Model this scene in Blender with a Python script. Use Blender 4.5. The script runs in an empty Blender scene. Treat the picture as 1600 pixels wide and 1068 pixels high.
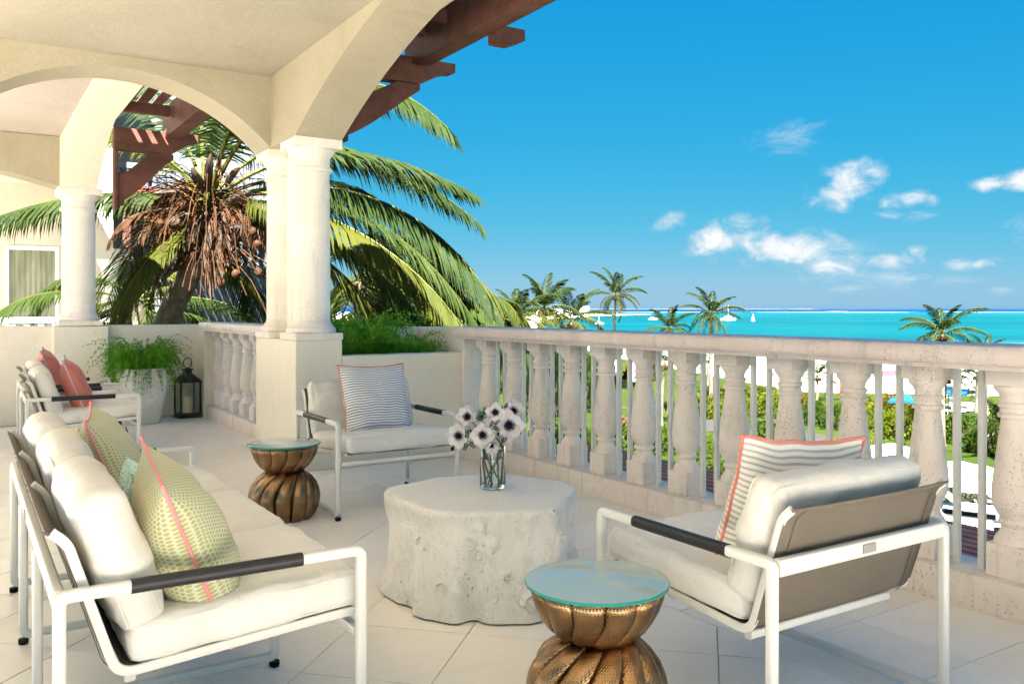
import bpy, bmesh, math, random
from mathutils import Vector, Matrix, noise
R = math.radians
random.seed(7)
C = bpy.context.scene
COL = C.collection

# ------------------------------------------------------------------ camera
TH = R(32.5)
SN, CS = math.sin(TH), math.cos(TH)
F, HOR, EYE = 1350.0, 482.0, 1.2
cam = bpy.data.objects.new('camera', bpy.data.cameras.new('camera'))
COL.objects.link(cam)
cam.location = (0, 0, EYE)
cam.rotation_euler = (R(90), 0, -TH)
cam.data.sensor_width = 36
cam.data.lens = F / 1600 * 36
cam.data.shift_y = -(534 - HOR) / 1600
cam.data.clip_start = 0.05
cam.data.clip_end = 200000
C.camera = cam

# ------------------------------------------------------------------ light
SUN_EL = R(50)
SUN_AZ = Vector((-0.62, -0.78))            # horizontal direction towards the sun
SUN_AZ.normalize()
w = bpy.data.worlds.new('World')
C.world = w
w.use_nodes = True
C.view_settings.view_transform = 'Standard'
C.view_settings.look = 'None'
C.view_settings.gamma = 1
C.view_settings.exposure = 3.62
C.view_settings.use_curve_mapping = False
sun = bpy.data.objects.new('sun', bpy.data.lights.new('sun', 'SUN'))
COL.objects.link(sun)
sun.data.energy = 5.0
sun.data.angle = R(0.53)
sun.data.color = (1.0, 0.97, 0.935)
to_sun = Vector((SUN_AZ.x * math.cos(SUN_EL), SUN_AZ.y * math.cos(SUN_EL), math.sin(SUN_EL)))
sun.rotation_euler = to_sun.to_track_quat('Z', 'Y').to_euler()
sun.location = (-20, -30, 40)

WN = w.node_tree.nodes
WL = w.node_tree.links
WN.clear()
def wn(t, **k):
    n = WN.new(t)
    for a, b in k.items():
        setattr(n, a, b)
    return n
def wmath(op, a, b=None, c=None):
    n = wn('ShaderNodeMath', operation=op)
    for i, v in enumerate((a, b, c)):
        if v is None: continue
        if isinstance(v, (int, float)): n.inputs[i].default_value = v
        else: WL.new(v, n.inputs[i])
    return n.outputs[0]
sky = wn('ShaderNodeTexSky', sky_type='NISHITA')
sky.sun_disc = False
sky.sun_elevation = SUN_EL
sky.sun_rotation = math.atan2(SUN_AZ.x, SUN_AZ.y)
sky.altitude = 0
sky.air_density = 1.0
sky.dust_density = 0.25
sky.ozone_density = 3.0
# the photograph's sky is polarised: one grade per colour channel, the same over the whole sky
EXPK = 2 ** C.view_settings.exposure * 0.05
spl = wn('ShaderNodeSeparateColor'); cmb = wn('ShaderNodeCombineColor')
WL.new(sky.outputs[0], spl.inputs[0])
for ch, (pw, kk, mx) in enumerate(((2.0, 0.0051, 8.5), (0.455, 0.226, 9.0), (0.10, 0.655, 10.0))):
    x_ = wmath('POWER', wmath('MINIMUM', spl.outputs[ch], mx), pw)
    WL.new(wmath('MULTIPLY', x_, kk / EXPK), cmb.inputs[ch])
# clouds: fixed on the sky, described by azimuth and height above the horizon
tc = wn('ShaderNodeTexCoord')
sx = wn('ShaderNodeSeparateXYZ')
WL.new(tc.outputs['Generated'], sx.inputs[0])
az = wmath('ARCTAN2', sx.outputs[0], sx.outputs[1])
el = wmath('ARCSINE', sx.outputs[2])
cv = wn('ShaderNodeCombineXYZ')
WL.new(az, cv.inputs[0]); WL.new(el, cv.inputs[1])
def wnoise(scale, detail, rough, stretch):
    mp = wn('ShaderNodeMapping')
    mp.inputs['Scale'].default_value = (scale, scale * stretch, 1)
    WL.new(cv.outputs[0], mp.inputs[0])
    n = wn('ShaderNodeTexNoise', noise_dimensions='2D')
    n.inputs['Scale'].default_value = 1
    n.inputs['Detail'].default_value = detail
    n.inputs['Roughness'].default_value = rough
    n.inputs['Distortion'].default_value = 0.3
    WL.new(mp.outputs[0], n.inputs['Vector'])
    return n.outputs[0]
n_big = wnoise(26, 7, 0.56, 1.4)
n_wisp = wnoise(16, 8, 0.7, 3.2)
def sky_dir(px, py):
    a = math.atan((px - 800) / F)
    return TH + a, math.atan((HOR - py) / F * math.cos(a))
clouds = None
# px, py, half width, half height, tilt, opacity, wispiness
for (px, py, hw, hh, tl, op, wi) in [
        (1318, 296, 62, 36, 24, 1.0, 0), (1140, 372, 70, 32, 8, 1.0, 0), (1250, 396, 96, 40, -6, .95, 0),
        (1320, 412, 92, 34, -10, .62, 1), (1390, 432, 60, 18, -8, .5, 1), (1395, 405, 40, 18, 0, .8, 0),
        (1050, 348, 32, 16, 18, .75, 0), (1235, 214, 62, 26, 4, .42, 1), (1240, 196, 40, 18, 0, .3, 1),
        (1420, 314, 42, 16, 4, .85, 0), (1445, 336, 34, 10, 6, .6, 1), (1385, 336, 28, 9, 0, .55, 1),
        (1545, 287, 42, 13, 4, .9, 0), (1592, 282, 34, 17, 8, .95, 0), (1430, 391, 18, 13, 0, .8, 0),
        (1500, 415, 30, 12, 8, .7, 0), (1530, 412, 24, 10, 0, .75, 0), (1555, 404, 14, 7, 0, .5, 1),
        (1330, 450, 46, 9, 6, .45, 1), (1480, 440, 60, 9, 3, .35, 1), (1430, 436, 26, 12, 0, .6, 1),
        (1560, 454, 24, 6, 0, .45, 1), (990, 470, 16, 14, 0, .3, 1), (1700, 360, 110, 40, 0, .8, 0),
        (1850, 300, 90, 40, 6, .8, 0), (600, 420, 70, 26, 0, .6, 0)]:
    a0, e0 = sky_dir(px, py)
    k = 1.17 * math.cos(math.atan((px - 800) / F)) / F
    ct, st = math.cos(R(tl)), math.sin(R(tl))
    da = wmath('SUBTRACT', az, a0); de = wmath('SUBTRACT', el, e0)
    u = wmath('ADD', wmath('MULTIPLY', da, ct / (hw * k)), wmath('MULTIPLY', de, st / (hw * k)))
    v = wmath('ADD', wmath('MULTIPLY', da, -st / (hh * k)), wmath('MULTIPLY', de, ct / (hh * k)))
    r2 = wmath('ADD', wmath('MULTIPLY', u, u), wmath('MULTIPLY', v, v))
    m = wmath('SUBTRACT', 1.0, wmath('SQRT', r2))
    nz = wmath('MULTIPLY', wmath('SUBTRACT', n_wisp if wi else n_big, 0.5), 3.2 if wi else 2.5)
    m = wmath('ADD', m, nz)
    mr = wn('ShaderNodeMapRange', interpolation_type='SMOOTHSTEP')
    WL.new(m, mr.inputs[0])
    mr.inputs[1].default_value = 0.0; mr.inputs[2].default_value = 1.4 if wi else 1.15
    mr.inputs[3].default_value = 0; mr.inputs[4].default_value = op
    # only inside the ellipse, so that noise does not leak over the whole sky
    lim = wn('ShaderNodeMapRange', interpolation_type='SMOOTHSTEP')
    WL.new(r2, lim.inputs[0])
    lim.inputs[1].default_value = 0.5; lim.inputs[2].default_value = 1.5
    lim.inputs[3].default_value = 1; lim.inputs[4].default_value = 0
    m = wmath('MULTIPLY', mr.outputs[0], lim.outputs[0])
    clouds = m if clouds is None else wmath('MAXIMUM', clouds, m)
cmix = wn('ShaderNodeMix', data_type='RGBA')
WL.new(clouds, cmix.inputs[0])
WL.new(cmb.outputs[0], cmix.inputs[6])
ccol = wn('ShaderNodeMix', data_type='RGBA')
WL.new(wmath('MULTIPLY', clouds, wmath('ADD', 0.35, n_big)), ccol.inputs[0])
ccol.inputs[6].default_value = (0.60/EXPK, 0.74/EXPK, 0.86/EXPK, 1); ccol.inputs[7].default_value = (1.02/EXPK, 1.03/EXPK, 1.04/EXPK, 1)
WL.new(ccol.outputs[2], cmix.inputs[7])
bg = wn('ShaderNodeBackground')
WL.new(cmix.outputs[2], bg.inputs[0])
bg.inputs[1].default_value = 0.05
wo = wn('ShaderNodeOutputWorld')
WL.new(bg.outputs[0], wo.inputs[0])

# ------------------------------------------------------------------ helpers
def P(px, py, d):
    s = (px - 800) / F
    return Vector((d * (SN + s * CS), d * (CS - s * SN), EYE - (py - HOR) * d / F))
def PG(px, py, z):
    return P(px, py, F * (EYE - z) / (py - HOR))
def LD(lat, d, z=0.0):
    return Vector((d * SN + lat * CS, d * CS - lat * SN, z))

def tag(o, label=None, cat=None, group=None, kind=None):
    if label: o['label'] = label
    if cat: o['category'] = cat
    if group: o['group'] = group
    if kind: o['kind'] = kind
    return o
def thing(name, label, cat, loc=(0, 0, 0), rz=0, group=None):
    o = bpy.data.objects.new(name, None)
    o.empty_display_size = 0.1
    COL.objects.link(o)
    o.location = loc
    o.rotation_euler = (0, 0, rz)
    return tag(o, label, cat, group)
def copy_tree(o, parent=None):
    c = o.copy(); COL.objects.link(c)
    if parent is not None: c.parent = parent
    for ch in o.children: copy_tree(ch, c)
    return c
def dup(root, loc, rz, label, group=None, scale=None):
    c = copy_tree(root)
    c.location = loc; c.rotation_euler = (0, 0, rz)
    c['label'] = label
    if group: c['group'] = group
    if scale: c.scale = (scale,) * 3
    return c

class MB:
    def __init__(s):
        s.v, s.f, s.mi, s.uv, s.cur = [], [], [], {}, 0
    def face(s, idx, uvs=None):
        if uvs: s.uv[len(s.f)] = uvs
        s.f.append(tuple(idx)); s.mi.append(s.cur)
    def vert(s, p):
        s.v.append((p[0], p[1], p[2])); return len(s.v) - 1
    def poly(s, pts, uvs=None):
        s.face([s.vert(p) for p in pts], uvs)
    def box(s, x0, x1, y0, y1, z0, z1, M=None):
        b = len(s.v)
        for x, y, z in ((x0,y0,z0),(x1,y0,z0),(x1,y1,z0),(x0,y1,z0),(x0,y0,z1),(x1,y0,z1),(x1,y1,z1),(x0,y1,z1)):
            p = Vector((x, y, z))
            if M is not None: p = M @ p
            s.v.append(tuple(p))
        for q in ((0,3,2,1),(4,5,6,7),(0,1,5,4),(1,2,6,5),(2,3,7,6),(3,0,4,7)):
            s.face([b + i for i in q])
        return s
    def sweep(s, path, prof, normal=None, closed=False, scale=None, cap=True, uv=False):
        """path: points; prof: 2D outline (side, binormal); normal: fixed binormal of a planar path"""
        n = len(path); pts = [Vector(p) for p in path]
        b = len(s.v); k = len(prof)
        side_prev = None
        for i in range(n):
            if closed:
                t = (pts[(i + 1) % n] - pts[i - 1])
                t1 = (pts[i] - pts[i - 1]).normalized(); t2 = (pts[(i + 1) % n] - pts[i]).normalized()
            else:
                a, c = max(i - 1, 0), min(i + 1, n - 1)
                t = pts[c] - pts[a]
                t1 = (pts[i] - pts[a]).normalized() if i > 0 else t.normalized()
                t2 = (pts[c] - pts[i]).normalized() if i < n - 1 else t.normalized()
            t.normalize()
            if normal is not None:
                bn = Vector(normal); side = t.cross(bn).normalized()
                cosh = max(0.5, math.sqrt(max(0.0, (1 + t1.dot(t2)) / 2)))
                m = 1 / cosh
            else:
                if side_prev is None:
                    up = Vector((0, 0, 1)) if abs(t.z) < 0.9 else Vector((1, 0, 0))
                    side = t.cross(up).normalized()
                else:
                    side = (side_prev - t * side_prev.dot(t)).normalized()
                bn = side.cross(t).normalized(); m = 1
                side_prev = side
            sc = scale[i] if scale else 1
            for (u, w_) in prof:
                s.v.append(tuple(pts[i] + side * (u * sc * m) + bn * (w_ * sc)))
        m_ = n if closed else n - 1
        for i in range(m_):
            i2 = (i + 1) % n
            for j in range(k):
                j2 = (j + 1) % k
                s.face((b + i*k + j, b + i*k + j2, b + i2*k + j2, b + i2*k + j),
                       [(j/k, i/n), ((j+1)/k, i/n), ((j+1)/k, (i+1)/n), (j/k, (i+1)/n)] if uv else None)
        if cap and not closed:
            s.face([b + j for j in range(k)][::-1])
            s.face([b + (n-1)*k + j for j in range(k)])
        return s
    def tube(s, path, r, n=8, closed=False, cap=True):
        if isinstance(r, (int, float)): sc = None; rr = r
        else: rr = 1.0; sc = r
        prof = [(rr * math.cos(2*math.pi*j/n), rr * math.sin(2*math.pi*j/n)) for j in range(n)]
        return s.sweep(path, prof, None, closed, sc, cap)
    def lathe(s, prof, n=32, c=(0, 0, 0), fn=None, cap0=True, cap1=True, uvs=(1, 1)):
        """prof: (r, z) list; fn(r, z, angle, i) -> (r, angle)"""
        b = len(s.v); m = len(prof)
        for i, (r, z) in enumerate(prof):
            for j in range(n):
                a = 2*math.pi*j/n; rr = r; aa = a
                if fn: rr, aa = fn(r, z, a, i)
                s.v.append((c[0] + rr*math.cos(aa), c[1] + rr*math.sin(aa), c[2] + z))
        for i in range(m - 1):
            for j in range(n):
                j2 = (j + 1) % n
                s.face((b+i*n+j, b+i*n+j2, b+(i+1)*n+j2, b+(i+1)*n+j),
                       [(uvs[0]*j/n, uvs[1]*i/(m-1)), (uvs[0]*(j+1)/n, uvs[1]*i/(m-1)),
                        (uvs[0]*(j+1)/n, uvs[1]*(i+1)/(m-1)), (uvs[0]*j/n, uvs[1]*(i+1)/(m-1))])
        if cap0: s.face([b + j for j in range(n)][::-1])
        if cap1: s.face([b + (m-1)*n + j for j in range(n)])
        return s
    def prism(s, poly, fn, t0, t1):
        """poly: 2D points; fn(u, v, t) -> 3D"""
        b = len(s.v); k = len(poly)
        for t in (t0, t1):
            for (u, v) in poly: s.v.append(tuple(fn(u, v, t)))
        s.face([b + i for i in range(k)][::-1]); s.face([b + k + i for i in range(k)])
        for i in range(k):
            j = (i + 1) % k
            s.face((b+i, b+j, b+k+j, b+k+i))
        return s
    def mesh(s, name, mats, smooth=None, bevel=None, seg=2, fixn=False):
        me = bpy.data.meshes.new(name)
        me.from_pydata(s.v, [], s.f)
        if not isinstance(mats, (list, tuple)): mats = [mats]
        for m in mats: me.materials.append(m)
        if len(mats) > 1:
            me.polygons.foreach_set('material_index', s.mi)
        if s.uv:
            ul = me.uv_layers.new(name='UVMap')
            for fi, uvs in s.uv.items():
                p = me.polygons[fi]
                for li, q in zip(p.loop_indices, uvs): ul.data[li].uv = q
        if bevel or fixn:
            bm = bmesh.new(); bm.from_mesh(me)
            if fixn: bmesh.ops.recalc_face_normals(bm, faces=bm.faces)
            if bevel:
                eds = [e for e in bm.edges if len(e.link_faces) == 2 and e.calc_face_angle(0) > 0.5]
                bmesh.ops.bevel(bm, geom=eds, offset=bevel, segments=seg, affect='EDGES', profile=0.6)
            bm.to_mesh(me); bm.free()
        if smooth is not None:
            me.shade_smooth()
            if smooth < 180: me.set_sharp_from_angle(angle=R(smooth))
        me.update()
        return me
    def build(s, name, mats, parent=None, smooth=None, bevel=None, seg=2, fixn=False, loc=None):
        o = bpy.data.objects.new(name, s.mesh(name, mats, smooth, bevel, seg, fixn))
        COL.objects.link(o)
        if parent is not None: o.parent = parent
        if loc is not None: o.location = loc
        return o
def link(name, me, parent=None, loc=(0, 0, 0), rot=(0, 0, 0), scale=None):
    o = bpy.data.objects.new(name, me); COL.objects.link(o)
    o.parent = parent; o.location = loc; o.rotation_euler = rot
    if scale: o.scale = scale if isinstance(scale, (tuple, list)) else (scale,) * 3
    return o
def fillet(pts, r, n=4, closed=False):
    out = []; pts = [Vector(p) for p in pts]; m = len(pts)
    for i, p in enumerate(pts):
        if not closed and i in (0, m - 1): out.append(p); continue
        a = (pts[i - 1] - p); c = (pts[(i + 1) % m] - p)
        rr = min(r, a.length * 0.45, c.length * 0.45)
        a = p + a.normalized() * rr; c = p + c.normalized() * rr
        for k in range(n + 1):
            t = k / n
            out.append(a * (1-t)**2 + p * 2*t*(1-t) + c * t*t)
    return out
def rrect(w_, h, r=None, n=2):
    r = min(w_, h) * 0.25 if r is None else r
    out = []
    for cx, cy, a0 in ((w_/2-r, h/2-r, 0), (-w_/2+r, h/2-r, 90), (-w_/2+r, -h/2+r, 180), (w_/2-r, -h/2+r, 270)):
        for k in range(n + 1):
            a = R(a0 + 90*k/n); out.append((cx + r*math.cos(a), cy + r*math.sin(a)))
    return out
def bez(p0, p1, p2, t):
    return p0*(1-t)**2 + p1*2*t*(1-t) + p2*t*t

# ------------------------------------------------------------------ materials
class NT:
    def __init__(s, name):
        s.m = bpy.data.materials.new(name); s.m.use_nodes = True
        s.N = s.m.node_tree.nodes; s.L = s.m.node_tree.links
        s.b = s.N['Principled BSDF']; s.out = s.N['Material Output']
    def n(s, t, **k):
        x = s.N.new(t)
        for a, b in k.items(): setattr(x, a, b)
        return x
    def set(s, sock, v):
        if isinstance(v, (int, float)): sock.default_value = v
        elif isinstance(v, (tuple, list)): sock.default_value = tuple(v) + ((1,) if len(v) == 3 and sock.type == 'RGBA' else ())
        else: s.L.new(v, sock)
    def math(s, op, a, b=None, c=None):
        x = s.n('ShaderNodeMath', operation=op)
        for i, v in enumerate((a, b, c)):
            if v is not None: s.set(x.inputs[i], v)
        return x.outputs[0]
    def pos(s, scale=(1, 1, 1), obj=False):
        src = s.n('ShaderNodeTexCoord').outputs['Object'] if obj else s.n('ShaderNodeNewGeometry').outputs['Position']
        mp = s.n('ShaderNodeMapping'); mp.inputs['Scale'].default_value = scale
        s.L.new(src, mp.inputs[0]); return mp.outputs[0]
    def noise(s, vec, scale, detail=3, rough=0.5, dist=0):
        x = s.n('ShaderNodeTexNoise')
        s.L.new(vec, x.inputs['Vector'])
        x.inputs['Scale'].default_value = scale; x.inputs['Detail'].default_value = detail
        x.inputs['Roughness'].default_value = rough; x.inputs['Distortion'].default_value = dist
        return x.outputs[0]
    def voro(s, vec, scale, feature='F1', rnd=1.0):
        x = s.n('ShaderNodeTexVoronoi', feature=feature)
        s.L.new(vec, x.inputs['Vector']); x.inputs['Scale'].default_value = scale
        x.inputs['Randomness'].default_value = rnd
        return x.outputs['Distance']
    def ramp(s, f, a, b, lo=0.0, hi=1.0):
        x = s.n('ShaderNodeMapRange', interpolation_type='SMOOTHSTEP')
        s.set(x.inputs[0], f)
        x.inputs[1].default_value = a; x.inputs[2].default_value = b
        x.inputs[3].default_value = lo; x.inputs[4].default_value = hi
        return x.outputs[0]
    def mix(s, f, a, b, mode='MIX'):
        x = s.n('ShaderNodeMix', data_type='RGBA', blend_type=mode)
        s.set(x.inputs[0], f); s.set(x.inputs[6], a); s.set(x.inputs[7], b)
        return x.outputs[2]
    def bump(s, h, strength, dist=0.01):
        x = s.n('ShaderNodeBump')
        s.set(x.inputs['Height'], h); x.inputs['Strength'].default_value = strength
        x.inputs['Distance'].default_value = dist
        old = s.b.inputs['Normal'].links
        if old: s.L.new(old[0].from_socket, x.inputs['Normal'])
        s.L.new(x.outputs[0], s.b.inputs['Normal'])
    def fin(s, col=None, rough=None, **k):
        if col is not None: s.set(s.b.inputs['Base Color'], col)
        if rough is not None: s.set(s.b.inputs['Roughness'], rough)
        for a, v in k.items(): s.set(s.b.inputs[a.replace('_', ' ')], v)
        return s.m
def plain(name, col, rough=0.5, var=0.12, scale=6, bump=0.0, bscale=80, **k):
    t = NT(name); p = t.pos()
    n1 = t.noise(p, scale, 4, 0.6)
    c = t.mix(t.ramp(n1, 0.3, 0.7), tuple(x*(1-var) for x in col), tuple(min(1, x*(1+var)) for x in col))
    if bump: t.bump(t.noise(p, bscale, 3, 0.6), bump, 0.004)
    if max(col) < .2 and 'Metallic' not in k: k.setdefault('Specular_IOR_Level', .1)
    return t.fin(c, rough, **k)
def stucco(name, c0, c1, sc=9.0):
    t = NT(name); p = t.pos()
    n1 = t.noise(p, 1.3, 5, 0.6); n2 = t.noise(p, 55, 3, 0.65); n3 = t.noise(t.pos((1, 1, 5)), 14, 3, 0.6)
    c = t.mix(t.ramp(n1, 0.3, 0.7), c0, c1)
    c = t.mix(t.ramp(n2, 0.35, 0.75, 0, 0.22), c, tuple(x*0.72 for x in c0))
    c = t.mix(t.ramp(n3, 0.5, 0.8, 0, 0.12), c, tuple(x*0.8 for x in c0))
    st = t.noise(t.pos((1, 1, .35)), 2.6, 6, 0.68, 0.8)
    c = t.mix(t.ramp(st, 0.52, 0.78, 0, 0.35), c, tuple(x*0.74 for x in c0))
    t.bump(n2, 0.55, 0.006); t.bump(t.noise(p, 16, 3, 0.6), 0.35, 0.012); t.bump(t.noise(t.pos((1, 1.6, 1)), 5, 3, 0.6, 1.2), 0.3, 0.02)
    return t.fin(c, 0.9)
def coral(name, c0, c1, pit=0.6, grey=(0.42, 0.40, 0.38)):
    t = NT(name); p = t.pos()
    n1 = t.noise(p, 2.2, 5, 0.65); n2 = t.noise(p, 9, 5, 0.7)
    c = t.mix(t.ramp(n1, 0.3, 0.7), c0, c1)
    c = t.mix(t.ramp(n2, 0.5, 0.8, 0, 0.45), c, grey)
    v1 = t.voro(p, 75); v2 = t.voro(p, 33)
    gate = t.ramp(t.noise(p, 6, 3, 0.6), 0.42, 0.62)
    pits = t.math('MAXIMUM', t.ramp(v1, 0.14, 0.26, 1, 0), t.math('MULTIPLY', t.ramp(v2, 0.07, 0.16, 1, 0), 1.0))
    pits = t.math('MULTIPLY', pits, gate)
    c = t.mix(t.math('MULTIPLY', pits, pit), c, (0.16, 0.12, 0.09))
    sk = t.noise(t.pos((9, 9, .8)), 1.6, 5, 0.7)
    c = t.mix(t.ramp(sk, 0.5, 0.75, 0, 0.4), c, tuple(x*0.7 for x in grey))
    t.bump(t.math('SUBTRACT', 1.0, pits), 0.8, 0.006)
    t.bump(t.noise(p, 60, 4, 0.7), 0.3, 0.004)
    return t.fin(c, 0.85)
def leaf(name, c0, c1, tr=0.35, rough=0.45, scale=1.5, yellow=None):
    t = NT(name); p = t.pos()
    rnd = t.n('ShaderNodeObjectInfo').outputs['Random']
    n1 = t.noise(p, scale, 3, 0.6); n2 = t.noise(p, scale * 12, 2, 0.5)
    c = t.mix(t.ramp(t.math('ADD', n1, t.math('MULTIPLY', t.math('SUBTRACT', rnd, 0.5), 0.3)), 0.32, 0.68), c0, c1)
    c = t.mix(t.ramp(n2, 0.55, 0.8, 0, 0.6), c, yellow or tuple(min(1, x*1.5) for x in c1))
    t.fin(c, rough + .18, Specular_IOR_Level=0.07)
    tl = t.n('ShaderNodeBsdfTranslucent'); t.L.new(c, tl.inputs[0])
    ms = t.n('ShaderNodeMixShader'); ms.inputs[0].default_value = tr
    t.L.new(t.b.outputs[0], ms.inputs[1]); t.L.new(tl.outputs[0], ms.inputs[2])
    t.L.new(ms.outputs[0], t.out.inputs[0])
    return t.m
def fabric(name, col, weave=700, var=0.05, rough=0.9, bump=0.25):
    t = NT(name); p = t.pos(obj=True)
    n1 = t.noise(p, 5, 4, 0.6)
    c = t.mix(t.ramp(n1, 0.3, 0.7), tuple(x*(1-var) for x in col), tuple(min(1, x*(1+var)) for x in col))
    t.bump(t.noise(p, weave, 2, 0.5), bump, 0.0015)
    t.bump(t.noise(t.pos((1, 1, 1), True), 11, 4, 0.55, 0.6), 0.4, 0.03)
    sy_ = t.n('ShaderNodeSeparateXYZ'); t.L.new(p, sy_.inputs[0])
    mk = t.ramp(t.math('ABSOLUTE', sy_.outputs[1]), 0.10, 0.17)
    t.bump(t.math('MULTIPLY', mk, t.noise(t.pos((42, 5, 9), True), 1.0, 3, 0.55)), 0.5, 0.012)
    return t.fin(c, rough, Sheen_Weight=0.15)

M = {}
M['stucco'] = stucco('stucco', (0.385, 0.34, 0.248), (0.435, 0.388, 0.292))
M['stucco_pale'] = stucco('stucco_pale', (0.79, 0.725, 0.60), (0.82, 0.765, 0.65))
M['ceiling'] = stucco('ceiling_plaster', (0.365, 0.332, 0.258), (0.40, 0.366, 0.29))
M['coral'] = coral('coral_stone', (0.80, 0.695, 0.615), (0.84, 0.75, 0.68))
M['coral_col'] = coral('coral_stone_column', (0.80, 0.72, 0.63), (0.84, 0.79, 0.74), 0.45, (0.72, 0.62, 0.5))
M['rail'] = coral('weathered_rail_stone', (0.66, 0.565, 0.53), (0.73, 0.635, 0.60), 0.5, (0.44, 0.40, 0.40))
M['metal'] = plain('white_metal', (0.64, 0.635, 0.60), 0.35, 0.03, 4)
M['black'] = plain('black_sleeve', (0.014, 0.014, 0.018), 0.42, 0.2, 30, Specular_IOR_Level=.4)
M['rubber'] = plain('black_rubber', (0.012, 0.012, 0.012), 0.6)
M['badge'] = plain('badge_metal', (0.22, 0.22, 0.21), 0.4, 0.05, 8, Metallic=0.3)
M['sling'] = plain('taupe_sling', (0.145, 0.125, 0.102), 0.65, 0.05, 3, 0.35, 900)
M['cushion'] = fabric('cream_cushion', (0.645, 0.62, 0.57))
M['seatfab'] = fabric('white_seat', (0.70, 0.675, 0.63))
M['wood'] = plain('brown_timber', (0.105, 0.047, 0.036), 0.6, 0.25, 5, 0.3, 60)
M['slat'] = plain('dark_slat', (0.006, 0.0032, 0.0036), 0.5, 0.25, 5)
M['darkmetal'] = plain('lantern_metal', (0.05, 0.04, 0.032), 0.5, 0.3, 40)
M['wax'] = plain('candle_wax', (0.8, 0.74, 0.6), 0.5, 0.04)
M['pot'] = plain('glazed_pot', (0.66, 0.655, 0.62), 0.22, 0.10, 7, 0.08, 12)
M['soil'] = plain('soil', (0.05, 0.035, 0.025), 0.95)
M['white'] = plain('white_paint', (0.82, 0.82, 0.79), 0.5, 0.03)
M['whitewall'] = plain('white_render', (0.58, 0.53, 0.44), 0.9, 0.05, 2)
M['trunk'] = plain('palm_bark', (0.11, 0.088, 0.068), 0.9, 0.35, 9, 0.6, 30)
M['trunk_dark'] = plain('palm_bark_dark', (0.045, 0.033, 0.025), 0.9, 0.35, 7, 0.5, 20)
M['frond'] = leaf('palm_leaf', (0.015, 0.031, 0.006), (0.033, 0.052, 0.010), 0.42, 0.38, 1.2, (0.075, 0.075, 0.018))
M['frond_y'] = leaf('palm_leaf_yellow', (0.032, 0.044, 0.006), (0.062, 0.068, 0.010), 0.42, 0.4, 1.2, (0.10, 0.085, 0.016))
M['frond_far'] = leaf('palm_leaf_far', (0.006, 0.016, 0.003), (0.017, 0.029, 0.005), 0.3, 0.42, 0.5, (0.05, 0.042, 0.008))
M['rachis'] = plain('palm_stalk', (0.062, 0.066, 0.012), 0.5, 0.3, 5)
M['dead'] = plain('dead_frond', (0.036, 0.0165, 0.007), 0.9, 0.5, 6)
M['husk'] = plain('palm_husk', (0.06, 0.043, 0.030), 0.9, 0.35, 8, 0.4, 40)
M['coconut'] = plain('coconut', (0.042, 0.020, 0.009), 0.7, 0.35, 9)
M['orange'] = plain('flower_stalk', (0.16, 0.075, 0.018), 0.8, 0.3, 20)
M['fern'] = leaf('fern_leaf', (0.10, 0.29, 0.018), (0.22, 0.46, 0.04), 0.3, 0.5, 5)
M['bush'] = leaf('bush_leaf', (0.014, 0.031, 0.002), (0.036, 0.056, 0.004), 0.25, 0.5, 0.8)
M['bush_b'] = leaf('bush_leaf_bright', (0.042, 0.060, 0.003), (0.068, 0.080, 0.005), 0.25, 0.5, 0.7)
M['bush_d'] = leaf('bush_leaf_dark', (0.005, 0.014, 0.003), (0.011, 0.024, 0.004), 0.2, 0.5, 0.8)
M['bush_y'] = leaf('bush_leaf_golden', (0.06, 0.047, 0.005), (0.085, 0.064, 0.008), 0.25, 0.5, 0.7)
M['bush_r'] = leaf('bush_leaf_russet', (0.07, 0.03, 0.01), (0.095, 0.04, 0.01), 0.25, 0.5, 0.7)
M['pink'] = plain('pink_bloom', (0.22, 0.02, 0.04), 0.6)
M['blue'] = plain('blue_canvas', (0.006, 0.06, 0.17), 0.8, 0.1)
M['canvas'] = plain('white_canvas', (0.80, 0.77, 0.72), 0.85, 0.03)
M['roofgrey'] = plain('grey_roof', (0.07,0.066,0.062), 0.8)

t = NT('glass_top')                      # back-painted looking tinted glass
M['glasstop'] = t.fin((0.50, 0.64, 0.64), 0.04, Transmission_Weight=0.2, IOR=1.5)
t = NT('glass_edge')
M['glassedge'] = t.fin((0.01, 0.24, 0.21), 0.1, IOR=1.5)
t = NT('clear_glass')
M['clear'] = t.fin((0.97, 0.99, 0.97), 0.0, Transmission_Weight=1.0, IOR=1.45)
t = NT('lantern_glass')
g1 = t.n('ShaderNodeBsdfTransparent'); g1.inputs[0].default_value = (.93, .94, .9, 1); g2 = t.n('ShaderNodeBsdfGlossy'); g2.inputs['Roughness'].default_value = .03
g3 = t.n('ShaderNodeMixShader'); g3.inputs[0].default_value = .10
t.L.new(g1.outputs[0], g3.inputs[1]); t.L.new(g2.outputs[0], g3.inputs[2]); t.L.new(g3.outputs[0], t.out.inputs[0])
M['lglass'] = t.m
t = NT('window_glass'); p = t.pos((1, 1, 0.15))
M['window'] = t.fin(t.mix(t.ramp(t.noise(p, 4, 3, 0.6), 0.35, 0.65), (0.20, 0.215, 0.145), (0.33, 0.335, 0.245)), 0.08)
t = NT('dark_glass'); M['darkglass'] = t.fin((0.05, 0.06, 0.06), 0.08)

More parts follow.
